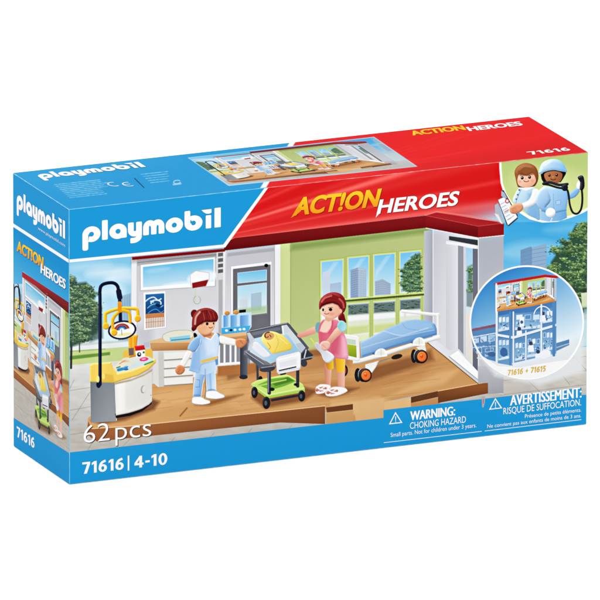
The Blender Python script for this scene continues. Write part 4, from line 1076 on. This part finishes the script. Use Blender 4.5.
def numerals(sh_, txt, pL, pR, pT, colr, st=.21, shear=0., gap=.12):
    """bold numerals with flagged ones, built from bars and rings"""
    face = sh_.face; a, b, t = art(face, [pL, pR, pT]); ex, ey = AX[face]
    h = abs((t - a) @ ey); W = abs((b - a) @ ex)
    wd = {'1': .40, '7': .60, '6': .64, '0': .66, '4': .68, '-': .34, '5': .58, '+': .60, ' ': .26}
    tot = sum(wd[c] for c in txt) + gap * (len(txt) - 1); k = W / tot
    out = []; x0 = 0
    def add(pts, fs):
        p = np.asarray(pts, float); X_ = (p[:, 0] + x0) * k + p[:, 1] * shear * h
        sh_.add(a + X_[:, None] * ex + (p[:, 1] * h)[:, None] * ey, fs, colr)
    def pg(*pts): add(pts, [list(range(len(pts)))])
    def ring(cx, cy, rx, ry, a0=0, a1=360, n=26):
        q = []
        for i in range(n + 1):
            th = math.radians(a0 + (a1 - a0) * i / n)
            q += [(cx + rx * math.cos(th), cy + ry * math.sin(th)), (cx + (rx - st) * math.cos(th), cy + (ry - st * .82) * math.sin(th))]
        add(q, [[2 * i, 2 * i + 2, 2 * i + 3, 2 * i + 1] for i in range(n)])
    def curve(pts, w):
        L_, R_ = ribbon(smooth(pts, 6, False), w); n = len(L_)
        add(list(L_) + list(R_), [[i, i + 1, n + i + 1, n + i] for i in range(n - 1)])
    s9 = st * .86
    for c in txt:
        if c == '1': pg((.17, 0), (.17 + st, 0), (.17 + st, 1), (.17, 1)); pg((.19, 1), (0, .86), (0, .68), (.19, .78))
        elif c == '7': pg((0, 1 - s9), (.6, 1 - s9), (.6, 1), (0, 1)); pg((.6, 1 - s9 * .4), (.6 - st * 1.1, 1 - s9), (.12, 0), (.12 + st * 1.08, 0), (.6, 1 - s9))
        elif c == '6': ring(.32, .32, .32, .33); curve([(.11, .34), (.14, .60), (.28, .82), (.54, .93)], st * .95)
        elif c == '0': ring(.33, .5, .33, .51)
        elif c == '4': pg((.0, .22), (.68, .22), (.68, .22 + s9), (.0, .22 + s9)); pg((.36, 0), (.36 + st, 0), (.36 + st, 1), (.36, 1)); pg((0, .24), (0, .42), (.38, 1), (.56, 1), (.2, .40), (.2, .24))
        elif c == '-': pg((0, .36), (.34, .36), (.34, .36 + s9), (0, .36 + s9))
        elif c == '5': pg((.06, 1 - s9), (.54, 1 - s9), (.54, 1), (.06, 1)); pg((.06, .50), (.06 + st, .50), (.06 + st, .98), (.06, .98)); ring(.25, .32, .33, .33, -125, 125)
        elif c == '+': pg((.05, .40), (.55, .40), (.55, .40 + s9 * .8), (.05, .40 + s9 * .8)); pg((.3 - st * .4, .18), (.3 + st * .4, .18), (.3 + st * .4, .78), (.3 - st * .4, .78))
        x0 += wd[c] + gap


def logo(sh_, pL, pR, pT, colr=(255, 255, 255)):
    """rounded lower-case word mark, drawn from rings and bars; unit: x-height 1"""
    face = sh_.face; a, b, t = art(face, [pL, pR, pT]); ex, ey = AX[face]
    W = 9.50; k = ((b - a) @ ex) / W; ky = abs((t - a) @ ey) / 1.40
    P = lambda pts: a + (np.asarray(pts)[:, 0] * k)[:, None] * ex + (np.asarray(pts)[:, 1] * ky)[:, None] * ey
    def poly(pts, c=colr): sh_.add(P(pts), [list(range(len(pts)))], c)
    def bar(x0, y0, x1, y1, r=.07):
        c = []
        for cx, cy, a0 in ((x1 - r, y1 - r, 0), (x0 + r, y1 - r, 90), (x0 + r, y0 + r, 180), (x1 - r, y0 + r, 270)):
            for i in range(5): th = math.radians(a0 + i * 22.5); c.append((cx + r * math.cos(th), cy + r * math.sin(th)))
        poly(c)
    def arc(cx, cy, ro, ri, a0, a1, n=28, ryo=None, ryi=None):
        ryo = ryo or ro; ryi = ryi if ryi is not None else ri
        pts = []
        for i in range(n + 1):
            th = math.radians(a0 + (a1 - a0) * i / n)
            pts += [(cx + ro * math.cos(th), cy + ryo * math.sin(th)), (cx + ri * math.cos(th), cy + ryi * math.sin(th))]
        sh_.add(P(pts), [[2 * i, 2 * i + 2, 2 * i + 3, 2 * i + 1] for i in range(n)], colr)
    st = .40
    # p
    arc(.62, .5, .62, .17, -95, 180, 30, .56, .17); bar(0, -.62, st, .64, .14); 
    poly([(.40, -.02), (.62, -.06), (.62, .34), (.46, .36)])
    # l
    bar(1.34, 0, 1.34 + st, 1.40, .07)
    # a
    arc(2.44, .5, .60, .17, 0, 360, 36, .54, .17); bar(2.64, 0, 3.04, .52, .07)
    # y
    arc(3.60, .46, .48, .08, 180, 360, 24, .46, .08); bar(3.12, .44, 3.52, 1.02, .07); bar(3.68, .0, 4.08, 1.02, .07)
    arc(3.50, .0, .58, .18, -90, 0, 16, .46, .08); bar(3.28, -.46, 3.56, -.08, .07)
    # m
    arc(4.62, .55, .46, .06, 0, 180, 24, .49, .09); arc(5.16, .55, .46, .06, 0, 180, 24, .49, .09)
    bar(4.16, 0, 4.56, .58, .07); bar(4.70, 0, 5.08, .60, .07); bar(5.22, 0, 5.62, .58, .07)
    # o
    arc(6.30, .5, .60, .17, 0, 360, 36, .54, .17)
    # b
    bar(7.00, .46, 7.40, 1.40, .07); arc(7.62, .5, .62, .16, -180, 95, 32, .54, .16); arc(7.62, .5, .62, .16, 95, 128, 8, .54, .16)
    # i with its wedge dot
    bar(8.46, 0, 8.84, .94, .06); poly([(8.16, 1.36), (8.86, 1.36), (8.86, 1.10), (8.72, 1.04), (8.50, 1.06), (8.32, 1.18)])
    # l, run into a registered mark
    bar(9.06, 0, 9.50, 1.40, .05)
    return k, ky, P, poly


# ------------------------------------------------------------------ the carton
root = bpy.data.objects.new('toy_box', None); col.objects.link(root)
root['label'] = 'blue and red cardboard toy box with printed hospital room scene on white surface'
root['category'] = 'box'

# card body with slightly rounded folds whose print is rubbed pale
bm = bmesh.new(); bmesh.ops.create_cube(bm, size=1)
for v in bm.verts: v.co = ((v.co.x + .5) * L, (v.co.y + .5) * D, (v.co.z + .5) * H)
bmesh.ops.bevel(bm, geom=list(bm.edges), offset=.00055, segments=3, affect='EDGES', profile=.5)
me = bpy.data.meshes.new('card_body'); bm.to_mesh(me); bm.free()
body = bpy.data.objects.new('card_body', me); col.objects.link(body); body.parent = root
bmat = bpy.data.materials.new('card_folds'); nt, b = shade_nodes(bmat)
tc = nt.nodes.new('ShaderNodeTexCoord'); sp = nt.nodes.new('ShaderNodeSeparateXYZ'); nt.links.new(tc.outputs['Object'], sp.inputs[0])
ge = nt.nodes.new('ShaderNodeMath'); ge.operation = 'GREATER_THAN'; ge.inputs[1].default_value = .1455; nt.links.new(sp.outputs['X'], ge.inputs[0])
gz = nt.nodes.new('ShaderNodeMath'); gz.operation = 'GREATER_THAN'; gz.inputs[1].default_value = H - .0009; nt.links.new(sp.outputs['Z'], gz.inputs[0])
mu = nt.nodes.new('ShaderNodeMath'); mu.operation = 'MULTIPLY'; nt.links.new(ge.outputs[0], mu.inputs[0]); nt.links.new(gz.outputs[0], mu.inputs[1])
mx = nt.nodes.new('ShaderNodeMix'); mx.data_type = 'RGBA'
mx.inputs['A'].default_value = (.10, .38, .56, 1); mx.inputs['B'].default_value = (.56, .09, .08, 1)
no = nt.nodes.new('ShaderNodeTexNoise'); no.inputs['Scale'].default_value = 160; nt.links.new(tc.outputs['Object'], no.inputs['Vector'])
mx2 = nt.nodes.new('ShaderNodeMix'); mx2.data_type = 'RGBA'; mx2.inputs['B'].default_value = (.62, .66, .68, 1)
rp = nt.nodes.new('ShaderNodeMapRange'); rp.inputs['From Min'].default_value = .45; rp.inputs['From Max'].default_value = .8; rp.inputs['To Max'].default_value = .5
nt.links.new(no.outputs['Fac'], rp.inputs['Value']); nt.links.new(rp.outputs[0], mx2.inputs['Factor'])
nt.links.new(mu.outputs[0], mx.inputs['Factor']); nt.links.new(mx.outputs['Result'], mx2.inputs['A']); nt.links.new(mx2.outputs['Result'], b.inputs['Base Color'])
b.inputs['Roughness'].default_value = .45; b.inputs['Specular IOR Level'].default_value = .25
me.materials.append(bmat)

BLUE = (26, 154, 218); WHITE = (255, 255, 255)
IN = .0004                                         # panels stop just short of the folds


def panel(name, face, colr):
    a, val, sg = FACE[face]
    lo, hi = [IN] * 3, [L - IN, D - IN, H - IN]
    k = [i for i in range(3) if i != a]
    V = []
    for u, v in ((0, 0), (1, 0), (1, 1), (0, 1)):
        p = [0, 0, 0]; p[a] = val + sg * 1.5e-5; p[k[0]] = (lo, hi)[u][k[0]]; p[k[1]] = (lo, hi)[v][k[1]]; V.append(p)
    V = np.array(V)
    return mesh_obj(name, V, outward(face, V, [[0, 1, 2, 3]]), [colr] * 4, root)


# keep artwork inside the folds too
_art = art


def art(face, P):
    Q = _art(face, P); a = FACE[face][0]; lim = (L, D, H)
    for k in range(3):
        if k != a: Q[:, k] = np.clip(Q[:, k], IN, lim[k] - IN)
    return Q


front = panel('front_panel', 'front', BLUE)
side = panel('side_panel', 'side', BLUE)
top = panel('top_panel', 'top', (28, 156, 218))

def edge_top(x): return 209.4 + (x - 69.3) * (152.7 - 209.4) / 518.0


white_low = [(66, 262.6), (224.6, 247.2), (267.4, 185)]     # lower edge of the white band
pic_top = pw([(66, 262.0), (224.2, 246.8), (265.5, 186), (269.5, 178), (600, 140)])
strip_top = pw([(66, 452.9), (383.3, 417.8), (383.7, 409.9), (581.3, 387.8), (581.7, 395.0), (600, 393)])
ban_low = pw([(226, 243.6), (235, 238.4), (426, 215.6), (436, 212.6), (478, 219.2), (503.6, 222.6)])
low = lambda x: np.where((x > 226) & (x < 503.6), ban_low(x), np.where(x >= 503.6, 150.0, pic_top(x)))
patch('printed_picture', front, 'front', F, ruled((66, 590), lambda x: edge_top(x) - 1, pw([(66, 455.5), (590, 399.5)])), 1240, 640, 4e-5)
flat('blue_head', front, 'front', [([(66, 205), (66, 261), (224.4, 245.6), (265.6, 183), (272, 172)], BLUE)], 8e-5)
flat('blue_strip', front, 'front', [([(66, 452.8), (383.4, 417.8), (383.4, 410.0), (581.5, 387.8), (581.5, 395.0), (592, 394), (592, 430), (66, 490)], BLUE)], 8e-5)
patch('red_banner', front, 'front', F, ruled((222, 503.6), lambda x: edge_top(x) - 1, ban_low), 660, 170, 6e-5)

# white band that frames the blue head of the panel
flat('white_border', front, 'front', [([(66, 259.9), (66, 262.8), (225.2, 247.3), (268.0, 184.0), (270, 178), (267.0, 178.0), (264.3, 184.2), (223.2, 244.5)], WHITE)], 9e-5)

# corner picture: ruled from its curved rim
rim = smooth([(499.1, 156), (499.4, 170), (500.5, 183), (503.8, 194), (509.3, 203.2), (518.5, 212.3), (529.5, 219.3), (542.3, 222.6), (557, 221.9), (571.7, 217.5), (582.7, 213.1), (592, 208)], 8, False)


def corner_fn(s, t):
    i = s * (len(rim) - 1); j = np.clip(i.astype(int), 0, len(rim) - 2); f = (i - j)[:, None]
    R = rim[j] * (1 - f) + rim[j + 1] * f
    Tt = np.stack([R[:, 0] * 0 + 499.1 + (592 - 499.1) * s, 152 + 0 * s], 1); Tt[:, 1] = edge_top(Tt[:, 0]) - 1
    return Tt + (R - Tt) * t[:, None]


patch('corner_picture', front, 'front', F, corner_fn, 300, 220, 1.0e-4)
# clipboard that reaches over the rim belongs to the corner picture's drawing; it is printed on its own patch
cb = [(494, 201), (504.5, 188.8), (523, 204), (519, 222), (508, 229), (496, 224)]
cbp = lambda s, t: np.stack([494 + s * 26, 190 + t * 37.5], 1)
r_cl = pw([(190, 500.8), (199, 497.6), (205, 494.2), (218, 495), (227.5, 503)])
r_cr = pw([(190, 503.2), (195, 507.6), (203, 513), (212, 517), (217.5, 518.2), (220, 516), (227.5, 508.4)])
cbp = lambda s, t: np.stack([r_cl(190 + t * 37.2) * (1 - s) + r_cr(190 + t * 37.2) * s, 190 + t * 37.2], 1)
patch('clipboard_picture', front, 'front', F, cbp, 60, 90, 1.3e-4)

# round picture with its white rim
cx, cy = 526.7, 322.4
flat('round_border', front, 'front', [([(cx + 57.4 * math.cos(a_), cy + 57.2 * math.sin(a_)) for a_ in np.linspace(0, 2 * math.pi, 97)[:-1]], WHITE)], 9e-5)
rp_ = patch('round_picture', front, 'front', F, lambda s, t: np.stack([cx + 55.6 * t * np.cos(s * 2 * math.pi), cy + 55.4 * t * np.sin(s * 2 * math.pi)], 1), 420, 130, 1.2e-4)
# white foot of the round picture where the numbers stand
flat('white_foot', rp_.parent, 'front', [([(cx + 55.8 * math.cos(a_), cy + 55.6 * math.sin(a_)) for a_ in np.radians(np.linspace(42, 143, 40))] + [(498, 366), (520, 367.5), (545, 363)], (250, 250, 250))], 1.4e-4)

W0 = 1.7e-4
s_ = Sheet('front', W0); k, ky, P, poly = logo(s_, (82.3, 242.2), (220.6, 227.0), (101.2, 220.4)); s_.build('brand_logo', front)
s_ = Sheet('front', W0 + 6e-5); write(s_, 'R', (215.3, 225.8), (218.0, 225.5), (215.3, 222.4), (90, 160, 200), .01)
s_.build('registered_mark', front)

AMB, AMB2 = (255, 214, 40), (248, 160, 30)
s_ = Sheet('front', W0)
write(s_, 'ACT!ON', (292.2, 215.2), (381.5, 205.6), (292.2, 199.0), AMB, .030, .28, (120, 12, 10), 1.02, col2=AMB2, fat=.35)
write(s_, 'HEROES', (376.6, 213.6), (459.2, 204.8), (376.6, 200.4), WHITE, .022, .26, (120, 12, 10), 1.02, fat=.28)
# swash tails of the first letters
for pts, c in (([(290.6, 217.8), (299, 206.5), (301, 210.5), (296.4, 214.6)], AMB2), ([(375.4, 217.6), (379.4, 205), (382.4, 205), (380, 212.6)], WHITE)):
    Q = art('front', pts); s_.add(Q, [[0, 1, 2, 3]], c)
s_.build('series_title', front)

s_ = Sheet('front', W0)
write(s_, '62', (83.4, 443.2), (109.6, 440.2), (83.4, 425.4), WHITE, -.006, 0, (70, 46, 34), so=.8)
write(s_, 'pcs', (115.2, 439.8), (151.2, 435.9), (115.2, 421.6), WHITE, -.006, 0, (70, 46, 34), so=.8)
s_.build('piece_count', front)
s_ = Sheet('front', W0); numerals(s_, '71616', (82.2, 474.0), (123.6, 469.4), (82.2, 462.4), WHITE); s_.build('item_number', front)
s_ = Sheet('front', W0); numerals(s_, '4-10', (134.3, 468.1), (167.2, 464.4), (134.3, 456.4), WHITE); s_.build('age_range', front)
flat('divider_line', front, 'front', [([(127.6, 455.6), (129.2, 455.4), (129.2, 470.4), (127.6, 470.6)], WHITE)], W0)


def triangle(p0, p1, p2, name):
    c = (np.array(p0) + p1 + p2) / 3
    def sc_(f): return [tuple(c + (np.array(p) - c) * f) for p in (p0, p1, p2)]
    m = c
    flat(name, front, 'front', [(sc_(1), WHITE), (sc_(.74), BLUE),
         ([(m[0] - .45, m[1] - 3.2), (m[0] + .45, m[1] - 3.3), (m[0] + .3, m[1] + 1.0), (m[0] - .3, m[1] + 1.0)], WHITE),
         ([(m[0] - .4, m[1] + 1.7), (m[0] + .4, m[1] + 1.6), (m[0] + .4, m[1] + 2.4), (m[0] - .4, m[1] + 2.5)], WHITE)], W0)


triangle((388.8, 424.4), (402.4, 422.8), (395.4, 411.8), 'warning_triangle')
triangle((488.8, 409.8), (502.2, 408.2), (495.2, 397.8), 'warning_triangle')
s_ = Sheet('front', W0)
write(s_, 'WARNING:', (410.4, 420.3), (454.8, 415.3), (410.4, 411.4), WHITE, .0, fat=.42)
write(s_, 'CHOKING HAZARD', (409.8, 428.9), (465.8, 422.9), (409.8, 422.5), WHITE, .002)
write(s_, 'Small parts. Not for children under 3 years.', (390.5, 437.0), (476.2, 427.2), (390.5, 432.9), WHITE, 0)
s_.build('warning_text', front)
s_ = Sheet('front', W0)
write(s_, 'AVERTISSEMENT:', (510.2, 405.5), (581.2, 397.4), (510.2, 395.4), WHITE, .0, fat=.42)
write(s_, 'RISQUE DE SUFFOCATION.', (503.3, 414.3), (581.0, 405.8), (503.3, 407.9), WHITE, .002)
write(s_, 'Présence de petits éléments.', (524.8, 418.0), (581.0, 411.6), (524.8, 414.4), WHITE, 0)
write(s_, 'Ne convient pas aux enfants de moins de 3 ans.', (487.2, 428.0), (581.0, 417.2), (487.2, 424.4), WHITE, 0)
s_.build('warning_text', front)
for a_, b_ in (((383.7, 443.0), (481.6, 431.6)), ((484.6, 431.3), (581.2, 419.9))):
    flat('underline', front, 'front', [([a_, b_, (b_[0], b_[1] - .7), (a_[0], a_[1] - .7)], (226, 242, 250))], W0)
flat('tab_slot', front, 'front', [([(481.6, 396.6), (485, 396.2), (484.8, 402), (483.6, 407.2), (482, 407.4)], (176, 176, 186)), ([(482.6, 399), (484, 398.8), (483.6, 403.6), (482.6, 403.8)], (196, 120, 120))], W0)
s_ = Sheet('front', W0)
for (dx, cc) in ((0, (226, 180, 30)),):
    numerals(s_, '71616 + 71615', (507.2, 375.6), (545.2, 371.6), (507.2, 370.0), cc, .2, .12)
s_.build('set_numbers', front)

# ---- side panel
SW = 4e-5
patch('side_picture', side, 'side', S, lambda s, t: np.stack([12 + s * 58.5, (223.6 + s * 58.5 * .667) * (1 - t) + (417.0 + s * 58.5 * .640) * t], 1), 230, 620, SW)
flat('white_border', side, 'side', [([(12, 222.4), (70.5, 260.4), (70.5, 264.0), (12, 226.0)], WHITE)], 8e-5)
s_ = Sheet('side', W0); logo(s_, (17.0, 207.2), (65.6, 238.8), (17.0, 189.4)); s_.build('brand_logo', side)
s_ = Sheet('side', W0); write(s_, 'www.playmobil.com', (38.2, 229.2), (65.4, 246.8), (38.2, 226.2), (225, 242, 250), .004); s_.build('web_address', side)
s_ = Sheet('side', W0)
write(s_, 'ACT!ON', (17.0, 250.4), (43.8, 268.2), (17.0, 240.2), AMB, .030, .10, (16, 60, 110), col2=AMB2, so=.5, fat=.5)
write(s_, 'HEROES', (41.0, 272.6), (65.8, 289.0), (41.0, 263.4), WHITE, .020, .10, (16, 60, 110), so=.5, fat=.5)
s_.build('series_title', side)
flat('blue_strip', side, 'side', [([(12, 416.6), (70.5, 454.0), (70.5, 486), (12, 448)], BLUE)], 9e-5)
s_ = Sheet('side', W0); numerals(s_, '71616', (17.0, 436.4), (34.8, 448.2), (17.0, 426.0), WHITE, .22); s_.build('item_number', side)

# ---- top panel
tb = to_px(np.array([[IN, IN, H], [L - IN, IN, H], [L - IN, D - IN, H], [IN, D - IN, H]]))


def top_fn(s, t):
    u = IN + s * (L - 2 * IN); v = IN + t * (D - 2 * IN)
    return to_px(np.stack([u, v, np.full_like(u, H)], 1))


tart = patch('printed_artwork', top, 'top', T, top_fn, 1200, 260, 4e-5)
tp_ = patch('room_picture', top, 'top', T, lambda s, t: (np.array(pic[0]) * ((1 - s) * (1 - t))[:, None] + np.array(pic[1]) * (s * (1 - t))[:, None] + np.array(pic[2]) * (s * t)[:, None] + np.array(pic[3]) * ((1 - s) * t)[:, None]), 520, 150, 6e-5)
s_ = Sheet('top', W0); logo(s_, (41.4, 178.7), (146.6, 167.6), (33.6, 173.6)) ; s_.build('brand_logo', top)
s_ = Sheet('top', W0)
write(s_, 'ACTION', (412.8, 135.6), (468.0, 129.4), (416.0, 130.8), (255, 206, 40), .026, .15, fat=.3)
write(s_, 'HEROES', (469.6, 131.2), (524.6, 125.2), (473.0, 126.8), WHITE, .026, .15, fat=.3)
s_.build('series_title', top)
s_ = Sheet('top', W0); numerals(s_, '71616', (530.8, 155.0), (571.2, 150.4), (526.4, 152.1), WHITE, .22); s_.build('item_number', top)
s_ = Sheet('top', W0)
for cx_, mid in ((113.6, 0), (128.4, 1)):
    c0, c1_, c2_ = art('top', [(cx_, 184.4), (cx_ + 5.4, 183.8), (cx_ - 2.6, 180.0)])
    R_ = abs((c1_ - c0) @ AX['top'][0]) * 1.05
    pts, fs = [], []
    for i in range(25):
        th = math.radians(60 + 240 * i / 24)
        for r_ in (R_, R_ * .74): pts.append(c0 + AX['top'][0] * r_ * math.cos(th) + AX['top'][1] * r_ * 1.35 * math.sin(th))
    s_.add(pts, [[2 * i, 2 * i + 2, 2 * i + 3, 2 * i + 1] for i in range(24)], (214, 236, 248))
    if mid:
        ex_, ey_ = AX['top']
        s_.add([c0 - ex_ * R_ * .85 - ey_ * R_ * .14, c0 + ex_ * R_ * .3 - ey_ * R_ * .14, c0 + ex_ * R_ * .3 + ey_ * R_ * .14, c0 - ex_ * R_ * .85 + ey_ * R_ * .14], [[0, 1, 2, 3]], (214, 236, 248))
s_.build('conformity_mark', top)

# ------------------------------------------------------------------ white surface
me = bpy.data.meshes.new('ground'); g = 40.0
me.from_pydata([(-g, -g, -.0002), (g, -g, -.0002), (g, g, -.0002), (-g, g, -.0002)], [], [(0, 1, 2, 3)])
gr = bpy.data.objects.new('ground', me); col.objects.link(gr); gr['kind'] = 'structure'
gm = bpy.data.materials.new('white_paper'); nt, b = shade_nodes(gm)
no = nt.nodes.new('ShaderNodeTexNoise'); no.inputs['Scale'].default_value = 3; rp = nt.nodes.new('ShaderNodeMapRange')
rp.inputs['To Min'].default_value = .93; rp.inputs['To Max'].default_value = .95
nt.links.new(no.outputs['Fac'], rp.inputs['Value']); nt.links.new(rp.outputs[0], b.inputs['Base Color'])
b.inputs['Roughness'].default_value = .9; b.inputs['Specular IOR Level'].default_value = .1
me.materials.append(gm)

# ------------------------------------------------------------------ light: white studio all round, one large lamp above the camera
w = bpy.data.worlds.new('World'); sc.world = w; w.use_nodes = True
bg = w.node_tree.nodes['Background']; bg.inputs[0].default_value = (1, 1, 1, 1); bg.inputs[1].default_value = 1.3
ld = bpy.data.lights.new('studio_lamp', 'SUN'); ld.energy = 1.4; ld.angle = math.radians(3)
lo_ = bpy.data.objects.new('studio_lamp', ld); col.objects.link(lo_)
from mathutils import Vector, Matrix
az = math.radians(-25); el = math.radians(50)
dirv = Vector((math.sin(az) * math.cos(el), -math.cos(az) * math.cos(el), math.sin(el)))
lo_.location = dirv * 3; lo_.rotation_euler = dirv.to_track_quat('Z', 'Y').to_euler()

# ------------------------------------------------------------------ camera
cd = bpy.data.cameras.new('camera'); cam = bpy.data.objects.new('camera', cd); col.objects.link(cam)
cam.matrix_world = Matrix([list(M[0]) + [CAM[0]], list(M[1]) + [CAM[1]], list(M[2]) + [CAM[2]], [0, 0, 0, 1]])
cd.sensor_width = 36; cd.lens = FPX / 600 * 36; cd.clip_start = .1; cd.clip_end = 200
sc.camera = cam
sc.view_settings.view_transform = 'Standard'; sc.view_settings.look = 'None'; sc.view_settings.exposure = 0; sc.view_settings.gamma = 1
sc.render.resolution_x = 1024; sc.render.resolution_y = 1024
